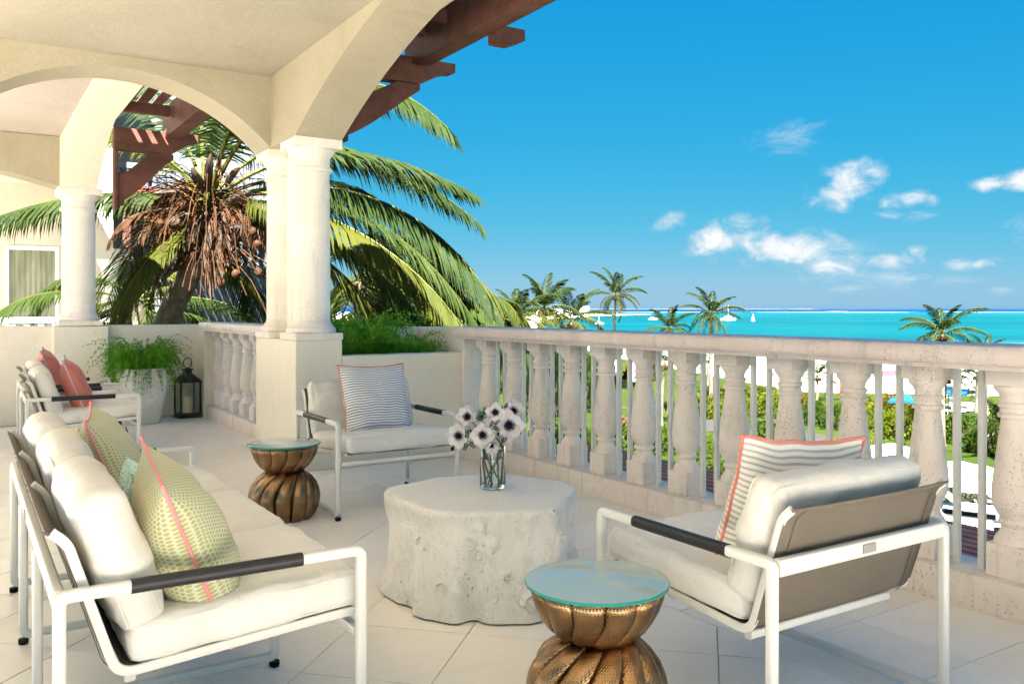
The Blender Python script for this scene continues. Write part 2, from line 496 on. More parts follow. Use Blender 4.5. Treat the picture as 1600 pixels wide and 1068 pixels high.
t = NT('bronze'); uv = t.n('ShaderNodeTexCoord').outputs['UV']
s_ = t.n('ShaderNodeSeparateXYZ'); t.L.new(uv, s_.inputs[0])
hu = t.math('SINE', t.math('MULTIPLY', s_.outputs[0], 2*math.pi*132))
hv = t.math('SINE', t.math('MULTIPLY', s_.outputs[1], 2*math.pi*24))
h = t.math('MULTIPLY', hu, hv)
jn = t.noise(t.pos((1, 1, 1)), 60, 3, 0.6)
t.bump(t.ramp(h, -0.2, 1.0), 0.28, 0.003)
c = t.mix(t.ramp(t.noise(t.pos(), 7, 4, 0.6), 0.35, 0.7), (0.19, 0.118, 0.062), (0.36, 0.225, 0.115))
M['bronze'] = t.fin(c, 0.24, Metallic=1.0)

t = NT('stump_stone'); p = t.pos(obj=True)
n1 = t.noise(p, 3, 5, 0.65); n2 = t.noise(t.pos((1, 1, 0.6), True), 26, 6, 0.75); n3 = t.noise(p, 60, 3, 0.6)
c = t.mix(t.ramp(n1, 0.3, 0.7), (0.74, 0.715, 0.65), (0.82, 0.80, 0.745))
c = t.mix(t.ramp(n2, 0.5, 0.78, 0, 0.5), c, (0.52, 0.48, 0.41))
c = t.mix(t.ramp(t.noise(t.pos((1, 1, .6), True), 4.5, 6, .7, 1.2), .53, .74, 0, .7), c, (0.56, 0.50, 0.41))
vv = t.math('MAXIMUM', t.ramp(t.voro(p, 26), 0.07, 0.16, 1, 0), t.ramp(t.voro(t.pos((1, 1, .55), True), 60), 0.06, 0.16, .8, 0))
vv = t.math('MULTIPLY', vv, t.ramp(t.noise(p, 7, 4, 0.6), 0.44, 0.58))
c = t.mix(t.math('MULTIPLY', vv, 0.7), c, (0.24, 0.20, 0.16))
t.bump(t.math('SUBTRACT', 1.0, vv), 0.7, 0.01)
gx = t.n('ShaderNodeNewGeometry'); gz = t.n('ShaderNodeSeparateXYZ'); t.L.new(gx.outputs['Normal'], gz.inputs[0])
topm = t.ramp(gz.outputs[2], 0.8, 0.95)
c = t.mix(topm, c, t.mix(t.ramp(n1, 0.3, 0.7), (0.78, 0.77, 0.72), (0.83, 0.82, 0.78)))
t.bump(t.math('ADD', n2, t.math('MULTIPLY', n3, 0.6)), 0.9, 0.014)
M['stump'] = t.fin(c, 0.75)

t = NT('floor_tile'); p = t.pos()
rnd = t.n('ShaderNodeObjectInfo').outputs['Random']
n1 = t.noise(p, 1.1, 5, 0.6); n2 = t.noise(t.pos((1, 2.5, 1)), 5, 5, 0.7, 0.8); n3 = t.noise(p, 40, 4, 0.7)
f_ = t.ramp(t.math('ADD', n1, t.math('MULTIPLY', t.math('SUBTRACT', rnd, 0.5), 0.35)), 0.3, 0.7)
c = t.mix(f_, (0.82, 0.775, 0.70), (0.855, 0.82, 0.76))
c = t.mix(t.ramp(n2, 0.5, 0.8, 0, 0.4), c, (0.72, 0.64, 0.53))
sp = t.math('MULTIPLY', t.ramp(t.voro(p, 24), 0.05, 0.12, 1, 0), t.ramp(t.noise(p, 3.2, 3, 0.6), 0.52, 0.66))
c = t.mix(t.math('MULTIPLY', sp, 0.5), c, (0.3, 0.24, 0.17))
t.bump(n3, 0.12, 0.002)
M['tile'] = t.fin(c, t.ramp(n2, 0.3, 0.8, 0.32, 0.55))
M['grout'] = plain('tile_joint', (0.64, 0.575, 0.49), 0.9, 0.2, 12)

def uvmat(name, fn, rough=0.9):
    t = NT(name); uv = t.n('ShaderNodeTexCoord').outputs['UV']
    s = t.n('ShaderNodeSeparateXYZ'); t.L.new(uv, s.inputs[0])
    c = fn(t, s.outputs[0], s.outputs[1])
    t.bump(t.noise(t.pos(obj=True), 600, 2, 0.5), 0.3, 0.0015)
    t.bump(t.noise(t.pos(obj=True), 9, 4, 0.55, 0.7), 0.14, 0.03)
    return t.fin(c, rough, Sheen_Weight=0.12)
def hexpat(t, u, v):
    a = 2*math.pi*46
    w = []
    for kx, ky in ((1, 0), (-.5, .866), (-.5, -.866)):
        w.append(t.math('COSINE', t.math('ADD', t.math('MULTIPLY', u, a*kx), t.math('MULTIPLY', v, a*ky))))
    q = t.math('ADD', w[0], t.math('ADD', w[1], w[2]))
    return t.mix(t.ramp(q, -1.2, 0.4), (0.53, 0.55, 0.40), (0.36, 0.345, 0.15))
M['p_green'] = uvmat('green_honeycomb', hexpat)
def stripes(nn, c0, c1, th=0.1):
    def f(t, u, v):
        q = t.math('SINE', t.math('MULTIPLY', v, 2*math.pi*nn))
        return t.mix(t.ramp(q, th - 0.35, th + 0.35), c0, c1)
    return f
M['p_stripe'] = uvmat('navy_stripe', stripes(29, (0.78, 0.77, 0.75), (0.135, 0.16, 0.23), 0.35))
M['p_stripe2'] = uvmat('taupe_stripe', stripes(27, (0.80, 0.76, 0.69), (0.46, 0.43, 0.395), 0.3))
M['p_coral'] = fabric('coral_fabric', (0.54, 0.165, 0.125), 500, 0.1)
def tealpat(t, u, v):
    p = t.n('ShaderNodeCombineXYZ'); t.L.new(u, p.inputs[0]); t.L.new(v, p.inputs[1])
    n1 = t.noise(p.outputs[0], 9, 3, 0.5, 2.5)
    q = t.math('SINE', t.math('MULTIPLY', t.math('ADD', n1, t.math('MULTIPLY', u, 0.6)), 60))
    return t.mix(t.ramp(q, -0.1, 0.4), (0.70, 0.76, 0.72), (0.05, 0.36, 0.29))
M['p_teal'] = uvmat('teal_leaf_print', tealpat)
M['pip_coral'] = fabric('coral_piping', (0.66, 0.20, 0.15), 400)
M['pip_pink'] = fabric('pink_piping', (0.66, 0.24, 0.24), 400)
M['pip_lav'] = fabric('lavender_piping', (0.50, 0.40, 0.52), 400)
M['petal'] = None
t = NT('anemone_petal'); uv = t.n('ShaderNodeTexCoord').outputs['UV']
s_ = t.n('ShaderNodeSeparateXYZ'); t.L.new(uv, s_.inputs[0])
rnd = t.n('ShaderNodeObjectInfo').outputs['Random']
vein = t.math('SINE', t.math('MULTIPLY', s_.outputs[0], 70))
base = t.mix(t.ramp(rnd, 0.2, 0.9), (0.86, 0.85, 0.83), (0.80, 0.71, 0.72))
c = t.mix(t.ramp(s_.outputs[1], 0.0, 0.5, 0.55, 0.0), base, (0.42, 0.27, 0.33))
c = t.mix(t.math('MULTIPLY', t.ramp(vein, 0.2, 1.0), 0.22), c, (0.50, 0.36, 0.40))
t.fin(c, 0.6)
tl = t.n('ShaderNodeBsdfTranslucent'); t.L.new(c, tl.inputs[0])
ms = t.n('ShaderNodeMixShader'); ms.inputs[0].default_value = 0.25
t.L.new(t.b.outputs[0], ms.inputs[1]); t.L.new(tl.outputs[0], ms.inputs[2]); t.L.new(ms.outputs[0], t.out.inputs[0])
M['petal'] = t.m
M['eye'] = plain('anemone_eye', (0.008, 0.008, 0.014), 0.7)
M['stem'] = leaf('flower_stem', (0.06, 0.13, 0.03), (0.12, 0.2, 0.05), 0.1, 0.4, 20)
M['sprig'] = leaf('anemone_leaf', (0.02, 0.055, 0.02), (0.04, 0.10, 0.03), 0.15, 0.5, 30)

# ground materials
t = NT('lawn_grass'); p = t.pos()
n1 = t.noise(p, 0.15, 4, 0.6); n2 = t.noise(p, 6, 4, 0.7)
c = t.mix(t.ramp(n1, 0.35, 0.65), (0.020, 0.034, 0.005), (0.030, 0.043, 0.006))
c = t.mix(t.ramp(n2, 0.4, 0.8, 0, 0.5), c, (0.012, 0.025, 0.003))
t.bump(n2, 0.6, 0.05)
M['lawn'] = t.fin(c, 0.9, Specular_IOR_Level=0.03)
t = NT('beach_sand'); p = t.pos()
n1 = t.noise(p, 0.3, 5, 0.65); n2 = t.noise(p, 3, 4, 0.6)
t.bump(n2, 0.4, 0.08)
M['sand'] = t.fin(t.mix(t.ramp(n1, 0.3, 0.7), (0.72, 0.66, 0.56), (0.78, 0.73, 0.64)), 0.95)
M['paving'] = plain('pool_paving', (0.045, 0.042, 0.038), 0.8, 0.08, 1.5)
M['path'] = plain('path_concrete', (0.036, 0.034, 0.032), 0.85, 0.1, 2)

# sea: colour follows the depth of the water over sand, the reef and the deep beyond it
t = NT('sea_water'); g = t.n('ShaderNodeNewGeometry').outputs['Position']
s_ = t.n('ShaderNodeSeparateXYZ'); t.L.new(g, s_.inputs[0])
dd = t.math('ADD', t.math('MULTIPLY', s_.outputs[0], SN), t.math('MULTIPLY', s_.outputs[1], CS))
ll = t.math('SUBTRACT', t.math('MULTIPLY', s_.outputs[0], CS), t.math('MULTIPLY', s_.outputs[1], SN))
wv = t.n('ShaderNodeCombineXYZ'); t.L.new(t.math('MULTIPLY', ll, 0.25), wv.inputs[0]); t.L.new(dd, wv.inputs[1])
n1 = t.noise(wv.outputs[0], 0.012, 5, 0.6); n2 = t.noise(wv.outputs[0], 0.09, 4, 0.6)
c = t.mix(t.ramp(dd, 128, 240), (0.09, 0.15, 0.14), (0.0, 0.052, 0.056))
c = t.mix(t.ramp(n1, 0.38, 0.62, 0, 0.9), c, (0.0, 0.034, 0.043))
c = t.mix(t.ramp(n2, 0.52, 0.75, 0, 0.35), c, (0.001, 0.064, 0.066))
pale = t.math('MULTIPLY', t.ramp(t.math('ADD', dd, t.math('MULTIPLY', n2, 200)), 900, 1400), t.ramp(n1, 0.42, 0.6))
c = t.mix(t.math('MULTIPLY', pale, 0.6), c, (0.008, 0.08, 0.078))
c = t.mix(t.ramp(dd, 1980, 2150), c, (0.0, 0.020, 0.075))
t.bump(t.noise(g, 0.5, 4, 0.6), 0.25, 0.2)
M['sea'] = t.fin(c, 0.35, IOR=1.2)
t = NT('surf_foam'); M['foam'] = t.fin((0.85, 0.87, 0.87), 0.9)

# ================================================================== GROUND, SEA
GZ = -5.8
SEA = -6.9
mb = MB()
mb.poly([LD(-70000, -2000, SEA), LD(70000, -2000, SEA), LD(70000, 90000, SEA), LD(-70000, 90000, SEA)])
tag(mb.build('sea', M['sea']), kind='structure')
shore = [(900, 95), (420, 108), (190, 118), (110, 122), (70, 128), (45, 140), (24, 175), (12, 240), (10, 380), (26, 600), (75, 830),
         (140, 990), (172, 1060), (165, 1110), (100, 1180), (-200, 1350), (-900, 1600), (-4000, 2200), (-4000, -400), (900, -400)]
mb = MB(); k = len(shore)
inn = [mb.vert(LD(a, b, GZ - 0.25)) for a, b in shore]
mb.face(inn[::-1])
# wet slope of the beach going under the water
out = []
for i, (a, b) in enumerate(shore):
    p0 = Vector((*shore[i - 1],)); p1 = Vector((a, b)); p2 = Vector((*shore[(i + 1) % k],))
    t_ = (p2 - p0).normalized(); nrm = Vector((t_.y, -t_.x)) * -1
    q = p1 + nrm * (9 if b < 300 else 40)
    out.append(mb.vert(LD(q.x, q.y, SEA - 0.5)))
for i in range(k):
    j = (i + 1) % k
    mb.face((inn[i], inn[j], out[j], out[i]))
tag(mb.build('beach_sand', M['sand'], fixn=True), kind='structure')
lawn = [(120, 62), (70, 66), (36, 70), (24, 73), (20, 96), (14, 130), (6, 230), (-60, 330), (-400, 260), (-400, -300), (120, -300)]
mb = MB(); mb.poly([LD(a, b, GZ) for a, b in lawn][::-1])
tag(mb.build('lawn', M['lawn'], fixn=True), kind='structure')
def sheet(name, pts, z, m):
    mb = MB(); mb.poly([LD(a, b, z) for a, b in pts]); 
    o = mb.build(name, M[m], fixn=True); return tag(o, kind='structure')
def gpoly(pix, z):
    out = []
    for px, py in pix:
        d = F * (EYE - z) / (py - HOR); out.append(((px - 800) / F * d, d))
    return out
sheet('pool_deck', gpoly([(1330, 762), (1700, 762), (1900, 900), (1250, 900)], GZ + .02), GZ + .02, 'paving')
sheet('garden_path', gpoly([(1080, 655), (1260, 652), (1262, 667), (1075, 675)], GZ + .02), GZ + .02, 'path')
sheet('garden_path', gpoly([(1225, 668), (1345, 690), (1380, 720), (1210, 700)], GZ + .024), GZ + .024, 'path')
sheet('garden_path', gpoly([(900, 640), (1010, 634), (1011, 636), (900, 642)], GZ + .022), GZ + .022, 'paving')
sheet('garden_path', gpoly([(818, 650), (900, 640), (900, 642), (818, 652)], GZ + .022), GZ + .022, 'paving')
# surf on the reef: separate bands of broken water
rs = random.Random(3)
for i, (d0, th) in enumerate([(1950, 90), (1780, 30), (2500, 80)]):
    mb = MB(); x = -2600.0
    while x < 4200:
        ln = rs.uniform(60, 420) if i != 2 else rs.uniform(20, 80); n_ = 8
        tt = th * rs.uniform(.35, 1.0); dy = rs.uniform(-40, 40) + 50 * math.sin(x / 700)
        up, lo = [], []
        for q in range(n_ + 1):
            f_ = q / n_; ww = tt * math.sin(math.pi * f_) ** 0.6 + 2
            yy = d0 + dy + 18 * noise.noise((x * .01 + f_ * 3, i, 0))
            up.append(LD(x + ln * f_, yy + ww / 2, SEA + .25)); lo.append(LD(x + ln * f_, yy - ww / 2, SEA + .25))
        for q in range(n_): mb.poly([lo[q], lo[q + 1], up[q + 1], up[q]])
        x += ln + (rs.uniform(0, 90) if i == 0 else rs.uniform(120, 600))
    tag(mb.build('surf', M['foam']), kind='stuff')
# low far island along the horizon
mb = MB(); x = -900.0; prev = None
while x < 6200:
    hgt = (9 + 7 * noise.noise((x * .004, 2, 0))) * (1 - 0.55 * max(0, (x - 1200) / 5000)) * (0.25 if x > 3200 else 1)
    cur = [LD(x, 9000, SEA - 1), LD(x, 9050, SEA + hgt * .5), LD(x, 9200, SEA + hgt), LD(x, 9700, SEA - 1)]
    cur = [mb.vert(c_) for c_ in cur]
    if prev:
        for q in range(3): mb.face((prev[q], cur[q], cur[q + 1], prev[q + 1]))
    prev = cur; x += 60
M['isle'] = plain('far_island_scrub', (0.055, 0.06, 0.062), 0.9, 0.35, 0.02)
tag(mb.build('far_island', M['isle'], smooth=180, fixn=True), kind='structure')

# ================================================================== TERRACE FLOOR
mb = MB()
mb.poly([(-5, -6, -.006), (4.0, -6, -.006), (4.0, 10.6, -.006), (-5, 10.6, -.006)])
floor = tag(mb.build('terrace_floor', M['grout']), kind='structure')
mb = MB(); mb.box(-5, 3.95, -6, 10.6, -.55, -.02)
tag(mb.build('terrace_slab', M['stucco_pale']), kind='structure')
rt = random.Random(11)
GAP, TT = 0.0021, 0.45
def clip(poly, nx, ny, c):                      # keep nx*x+ny*y <= c
    out = []
    for i in range(len(poly)):
        a, b = poly[i], poly[(i + 1) % len(poly)]
        da, db = nx*a[0] + ny*a[1] - c, nx*b[0] + ny*b[1] - c
        if da <= 0: out.append(a)
        if (da < 0 < db) or (db < 0 < da):
            t_ = da / (da - db); out.append((a[0] + (b[0]-a[0])*t_, a[1] + (b[1]-a[1])*t_))
    return out
def tile(poly):
    ar = abs(sum(poly[i][0]*poly[(i+1)%len(poly)][1] - poly[(i+1)%len(poly)][0]*poly[i][1] for i in range(len(poly)))) / 2
    if len(poly) < 3 or ar < .004: return
    dz = rt.uniform(-.0006, .0006)
    cx = sum(p[0] for p in poly)/len(poly); cy = sum(p[1] for p in poly)/len(poly)
    mb = MB(); k = len(poly); ins = []
    top = [mb.vert((x + (cx-x)*.006, y + (cy-y)*.006, dz)) for x, y in poly]
    bot = [mb.vert((x, y, -.005)) for x, y in poly]
    mb.face(top)
    for i in range(k):
        j = (i + 1) % k; mb.face((bot[i], bot[j], top[j], top[i]))
    mb.build('tile', M['tile'], floor)
def seen(x, y):                                 # roughly inside the picture's field, with a margin
    d = x*SN + y*CS; l = x*CS - y*SN
    return d > 1.6 and abs(l) < d * .72 + .7
XB = 2.41
s2 = math.sqrt(.5); off = TT * math.sqrt(2)
for i in range(-30, 40):
    for j in range(-10, 60):
        # tile cell in (u = x-y, v = x+y)
        u0, u1 = .07 + i*off + GAP, .07 + (i+1)*off - GAP
        v0, v1 = 4.36 + (j-20)*off + GAP, 4.36 + (j-19)*off - GAP
        poly = [((a + b)/2, (b - a)/2) for a, b in ((u0, v0), (u0, v1), (u1, v1), (u1, v0))]
        poly = poly[::-1]
        cx = (u0+u1+v0+v1)/4; cy = (v0+v1-u0-u1)/4
        if not seen(cx, cy) or cy > 10.9 or cx < -1.6: continue
        poly = clip(poly, 1, 0, XB - GAP/2)
        poly = clip(poly, 0, 1, 10.18)
        if len(poly) > 2: tile(poly)
j = 0; y = 1.64 - .45*4
while y < 6.2:
    for x0, x1 in ((XB, 2.905), (2.905, 3.40)):
        yo = 0 if x0 == XB else .0
        if seen((x0+x1)/2, y + .225):
            tile([(x0+GAP/2, y+GAP/2+yo), (x1-GAP/2, y+GAP/2+yo), (x1-GAP/2, y+.45-GAP/2+yo), (x0+GAP/2, y+.45-GAP/2+yo)])
    y += .45

# ================================================================== VERANDA STRUCTURE
CEIL = 3.03
XI, XO = 2.06, 2.42          # right arch wall
YN, YF = 6.79, 7.19          # far arch wall
SPR = 2.47
mb = MB(); mb.box(-2.7, XO - .02, -1.35, YF - .02, CEIL, CEIL + .3)
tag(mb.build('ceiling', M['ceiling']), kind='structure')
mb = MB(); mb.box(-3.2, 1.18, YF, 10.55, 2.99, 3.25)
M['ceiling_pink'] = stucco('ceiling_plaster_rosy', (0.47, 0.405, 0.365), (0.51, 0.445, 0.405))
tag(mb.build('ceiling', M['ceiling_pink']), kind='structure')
up = thing('rail_shade_block', 'unseen block added above the veranda ceiling to shade the rail', 'building', (.1, 2.5, CEIL + .3))  # out of view, added so the balustrade stays out of the sun
mb = MB(); mb.box(-2.7, XO - .05, -1.35, YF - .05, CEIL + .31, 5.4)
o = mb.build('wall', M['stucco_pale'], up); o.matrix_parent_inverse = Matrix.Translation((-.1, -2.5, -CEIL - .3))

def arch_wall(name, label, u0, u1, zs, zt, curve, fn, t0, t1, m, parent=None, nseg=28):
    """wall between u0..u1 under zt whose underside follows curve(u); fn(u, z, t) -> 3D"""
    mb = MB(); n_ = nseg
    us = [u0 + (u1 - u0) * (0.5 - 0.5*math.cos(math.pi*i/n_)) for i in range(n_ + 1)]
    for i in range(n_):
        a, b = us[i], us[i+1]; za, zb = curve(a), curve(b)
        mb.poly([fn(a, za, t0), fn(b, zb, t0), fn(b, zt, t0), fn(a, zt, t0)])
        mb.poly([fn(a, za, t1), fn(a, zt, t1), fn(b, zt, t1), fn(b, zb, t1)])
        mb.poly([fn(a, za, t0), fn(a, za, t1), fn(b, zb, t1), fn(b, zb, t0)])
        mb.poly([fn(a, zt, t0), fn(b, zt, t0), fn(b, zt, t1), fn(a, zt, t1)])
    for u in (u0, u1):
        mb.poly([fn(u, curve(u), t0), fn(u, zt, t0), fn(u, zt, t1), fn(u, curve(u), t1)])
    bm = bmesh.new(); me = mb.mesh(name, M[m]); bm.from_mesh(me)
    bmesh.ops.remove_doubles(bm, verts=bm.verts, dist=1e-4)
    bmesh.ops.recalc_face_normals(bm, faces=bm.faces)
    bm.to_mesh(me); bm.free(); me.shade_smooth(); me.set_sharp_from_angle(angle=R(35))
    o = link(name, me, parent)
    return tag(o, label, 'wall') if parent is None else o
def circ(c, half, rad, zs, zmax=9):
    base = math.sqrt(rad*rad - half*half)
    return lambda u: min(zmax, zs + math.sqrt(max(0, rad*rad - (u-c)**2)) - base)
# seaward arch (runs towards the camera), carried by the pier
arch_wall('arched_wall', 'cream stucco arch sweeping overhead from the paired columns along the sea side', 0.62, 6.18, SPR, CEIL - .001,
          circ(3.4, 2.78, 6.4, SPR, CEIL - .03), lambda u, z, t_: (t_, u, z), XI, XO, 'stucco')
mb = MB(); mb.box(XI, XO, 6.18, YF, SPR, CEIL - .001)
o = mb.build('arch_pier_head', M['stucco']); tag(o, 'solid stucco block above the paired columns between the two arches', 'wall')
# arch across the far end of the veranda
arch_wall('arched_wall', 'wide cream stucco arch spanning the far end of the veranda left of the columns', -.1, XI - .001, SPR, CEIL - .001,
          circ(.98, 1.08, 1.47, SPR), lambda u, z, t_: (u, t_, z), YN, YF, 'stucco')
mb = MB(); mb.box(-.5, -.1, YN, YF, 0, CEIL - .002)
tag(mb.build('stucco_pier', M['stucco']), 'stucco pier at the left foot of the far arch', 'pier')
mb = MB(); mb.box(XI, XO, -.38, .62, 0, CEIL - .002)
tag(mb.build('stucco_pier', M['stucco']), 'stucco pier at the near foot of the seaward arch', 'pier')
# arches of the far bay, carried by the single column on the back parapet
arch_wall('arched_wall', 'pale stucco arch coming forward from the single column in the far bay', YF + .001, 10.05, SPR, 2.985,
          circ(7.4, 2.65, 5.6, SPR, 2.96), lambda u, z, t_: (t_, u, z), .86, 1.21, 'stucco_pale')
arch_wall('arched_wall', 'shallow stucco arch along the back of the far bay left of the single column', -3.6, .859, SPR, 2.985,
          circ(-1.35, 2.21, 8.5, SPR), lambda u, z, t_: (u, t_, z), 10.1, 10.45, 'stucco')
mb = MB(); mb.box(.86, 1.21, 10.05, 10.5, SPR, 2.985)
tag(mb.build('arch_pier_head', M['stucco_pale']), 'stucco block on top of the single column in the far bay', 'wall')

# ---- parapets
def slab_wall(name, label, boxes, m='stucco', bevel=.008):
    mb = MB()
    for b_ in boxes: mb.box(*b_)
    o = mb.build(name, M[m], bevel=bevel); return tag(o, label, 'wall')
slab_wall('parapet_wall', 'low cream parapet closing the back of the far bay behind the plant pot', [(-4, 2.62, 10.2, 10.45, 0, 1.02)], 'stucco_pale')
slab_wall('parapet_pier', 'plain pier in the back parapet under the single column', [(.80, 1.32, 10.08, 10.5, 0, 1.015)], 'stucco_pale')
slab_wall('parapet_pier', 'end pier of the back balustrade beside the lantern', [(2.255, 2.6, 9.86, 10.199, 0, 1.0)], 'stucco_pale')
slab_wall('column_pier', 'square stucco pier carrying the paired columns', [(XI, XO, 6.18, YF, 0, .965)], 'stucco_pale')
slab_wall('planter_wall', 'low cream planter wall behind the striped pillow armchair',
          [(XO + .001, 3.46, 6.181, 6.36, 0, .843)], 'stucco_pale')
slab_wall('planter_wall', 'taller pale wall at the back of the green planter', [(XO + .001, 3.459, 7.0, 7.18, 0, 1.04)], 'stucco_pale')
slab_wall('parapet_pier', 'end pier where the seaward balustrade meets the planter wall', [(3.461, 3.76, 6.18, 7.18, 0, 1.035)], 'stucco_pale')
mb = MB(); mb.box(XO + .002, 3.459, 6.361, 6.999, .1, .72)
tag(mb.build('planter_soil', M['soil']), kind='structure')
dr = thing('drain_spout', 'small arched drain opening at the foot of the planter wall', 'drain', (3.40, 6.181, .05))
mb = MB(); arc = [(.045*math.cos(a), .05 + .045*math.sin(a)) for a in [math.pi*i/8 for i in range(9)]]
path = [(-.045, -.002, 0)] + [(-x, -.002, z) for x, z in arc] + [(.045, -.002, 0)]
mb.tube(path, .008, 6); mb.build('rim', M['path'], dr, smooth=60)
mb = MB(); mb.poly([(-.045, -.001, 0), (.045, -.001, 0)] + [(x, -.001, z) for x, z in arc]); mb.build('opening', M['rubber'], dr)  # flat dark sheet standing in for the shade inside the hole

# ---- stone columns
def column(label, x, y, z0, z1, r, plinth, m='coral_col'):
    c = thing('stone_column', label, 'column', (x, y, z0))
    H = z1 - z0
    mb = MB(); a = plinth/2; mb.box(-a, a, -a, a, 0, .052); mb.build('plinth', M[m], c, bevel=.008)
    mb = MB(); mb.lathe([(a*.97, .0525), (a*1.0, .062), (a*.985, .088), (a*.90, .098), (r*1.12, .112), (r*1.03, .128), (r, .15)], 40, cap1=False)
    mb.build('base', M[m], c, smooth=50)
    mb = MB(); mb.lathe([(r*.998, .148), (r, .5), (r*.97, H-.24)], 40, cap0=False, cap1=False)
    mb.build('shaft', M[m], c, smooth=60)
    mb = MB(); mb.lathe([(r*.97, H-.241), (r*1.09, H-.235), (r*1.11, H-.222), (r*1.07, H-.208), (r*.985, H-.203), (r*.985, H-.13),
                         (r*1.06, H-.118), (r*1.22, H-.085), (r*1.26, H-.0705)], 40, cap0=False, cap1=False)
    mb.build('capital', M[m], c, smooth=45)
    mb = MB(); a = r*1.28; mb.box(-a, a, -a, a, H-.07, H); mb.build('abacus', M[m], c, bevel=.006)
    return c
column('front round coral stone column of the pair on the square pier', 2.245, 6.37, .965, SPR, .142, .372)
column('rear round coral stone column of the pair half hidden behind the front one', 2.235, 6.985, .965, SPR, .142, .372)
column('single round coral stone column standing on the back parapet', 1.055, 10.28, 1.02, SPR, .165, .42)

mb = MB(); mb.box(2.205, 2.285, 6.50, 6.85, .965, SPR - .001)
tag(mb.build('stone_pilaster', M['coral_col'], bevel=.004), 'flat stone web joining the paired columns on the square pier', 'pilaster')
# ---- balustrades
BPROF = [(.0755, .2715), (.0755, .277), (.0735, .288), (.067, .301), (.058, .313), (.052, .325), (.050, .338), (.053, .343),
         (.060, .348), (.062, .356), (.058, .364), (.052, .369), (.056, .378), (.066, .392), (.076, .412), (.0825, .437),
         (.0845, .466), (.082, .505), (.0755, .56), (.067, .63), (.058, .70), (.0515, .752), (.0495, .765), (.0615, .769),
         (.064, .777), (.0625, .785), (.055, .789), (.0535, .80), (.054, .806), (.061, .812), (.0625, .82), (.0605, .827),
         (.053, .831), (.054, .848), (.061, .864), (.073, .876), (.077, .884), (.078, .8945)]
def baluster_meshes():
    mb = MB(); mb.lathe(BPROF, 28)
    body = mb.mesh('baluster', M['coral'], smooth=38)
    mb = MB(); mb.box(-.076, .076, -.076, .076, .139, .272); b1 = mb.mesh('foot_block', M['coral'], bevel=.006)
    mb = MB(); mb.box(-.078, .078, -.078, .078, .895, .956); return body, (b1, mb.mesh('top_block', M['coral'], bevel=.006))
BODY, BLOCK = baluster_meshes()
def rail_profile(w_, z0, z1):
    """front bullnose, thin fillet below; (x, z) with x centred"""
    h = w_/2; out = [(-h*.84, z0), (h*.84, z0), (h*.86, z0 + .018), (h*.99, z0 + .022)]
    zc = (z0 + .022 + z1)/2; rr = (z1 - z0 - .022)/2
    arc = [(h*.93 + rr*.55*math.cos(a), zc + rr*math.sin(a)) for a in [math.radians(q) for q in range(-70, 91, 20)]]
    out += arc
    out += [(-x, z) for x, z in out[::-1]]
    return out
def balustrade(label, xc, ys, y0, y1, plw, front, rail_top, pickets=True, railm='rail', ends=(0, 0)):
    b = thing('balustrade', label, 'balustrade', (xc, (y0 + y1)/2, 0))
    yc = (y0 + y1)/2
    pf = rail_profile(.33, .957, rail_top); ns = max(1, round((y1 - y0)/1.65))
    def seg(a, e, i): return a + (e - a)*i/ns
    for i in range(ns):
        g0, g1 = (.0012 if i else 0), (.0012 if i < ns - 1 else 0)
        mb = MB(); mb.box(-plw/2, plw/2, seg(y0, y1, i) - yc + g0, seg(y0, y1, i + 1) - yc - g1, 0, .14); mb.build('plinth', M['coral'], b, bevel=.004)
        mb = MB(); mb.prism(pf, lambda u, v, t_: (u, t_, v), seg(y0 + ends[0], y1 + ends[1], i) - yc + g0, seg(y0 + ends[0], y1 + ends[1], i + 1) - yc - g1)
        mb.build('handrail', M[railm], b, smooth=40, fixn=True)
    for y in ys:
        o = link('baluster', BODY, b, (0, y - yc, 0))
        link('foot_block', BLOCK[0], o); link('top_block', BLOCK[1], o)
    if pickets:
        mbp = MB(); mbp.box(-.013, .013, -.013, .013, .139, .957)
        pm = mbp.mesh('picket', M['metal'], bevel=.003)
        for i in range(len(ys) - 1):
            mid = (ys[i] + ys[i+1])/2
            for s_ in (-.053, .053): link('picket', pm, b, (0, mid + s_ - yc, 0))
    return b
balustrade('long weathered coral stone balustrade on the sea side with white metal pickets', 3.525,
           [1.818 + .3685*k for k in range(-3, 12)], -.4, 6.178, .26, 3.395, 1.055)
balustrade('short pale stone balustrade at the far left behind the paired columns', 2.395,
           [7.51 + .3685*k for k in range(0, 7)], YF + .001, 9.859, .25, 2.27, 1.05, False, 'coral_col', (0, .13))
mb = MB(); mb.box(3.45, 3.60, 6.14, 6.1795, .14, .956)
tag(mb.build('stone_pilaster', M['coral'], bevel=.005), 'flat stone pilaster at the wall end of the seaward balustrade', 'pilaster')

# ---- timber pergola brackets on the outer faces
def ogee_beam(L, h):
    """side outline of a beam with a scrolled end; u from the wall, v up"""
    top = [(0, 0), (L, 0), (L, -h*.36), (L - .03, -h*.40)]
    sc = [(L - .03 - .34*L*q, -h*.40 - h*.6*(math.sin(math.pi*(q - .5)) + 1)/2) for q in [i/8 for i in range(1, 9)]]
    return top + sc + [(0, -h)]
def strut(L, h):
    """curved knee brace from the wall face up to the beam"""
    out = [(0, -h), (.06, -h), (.06, -h*.90)]
    for i in range(1, 9):
        q = i/9; out.append((.06 + (L - .10)*q, -h*.90 + (h*.90 - .07)*(q**1.5*.75 + .25*math.sin(q*math.pi/2))))
    out += [(L, -.05), (L, 0), (L - .20, 0)]
    out += [(.06, -h*.42), (0, -h*.40)]
    return out
def prism_x(mb, poly, x0, z, y0, y1):
    mb.prism(poly, lambda u, v, t_: (x0 + u, t_, z + v), y0, y1)
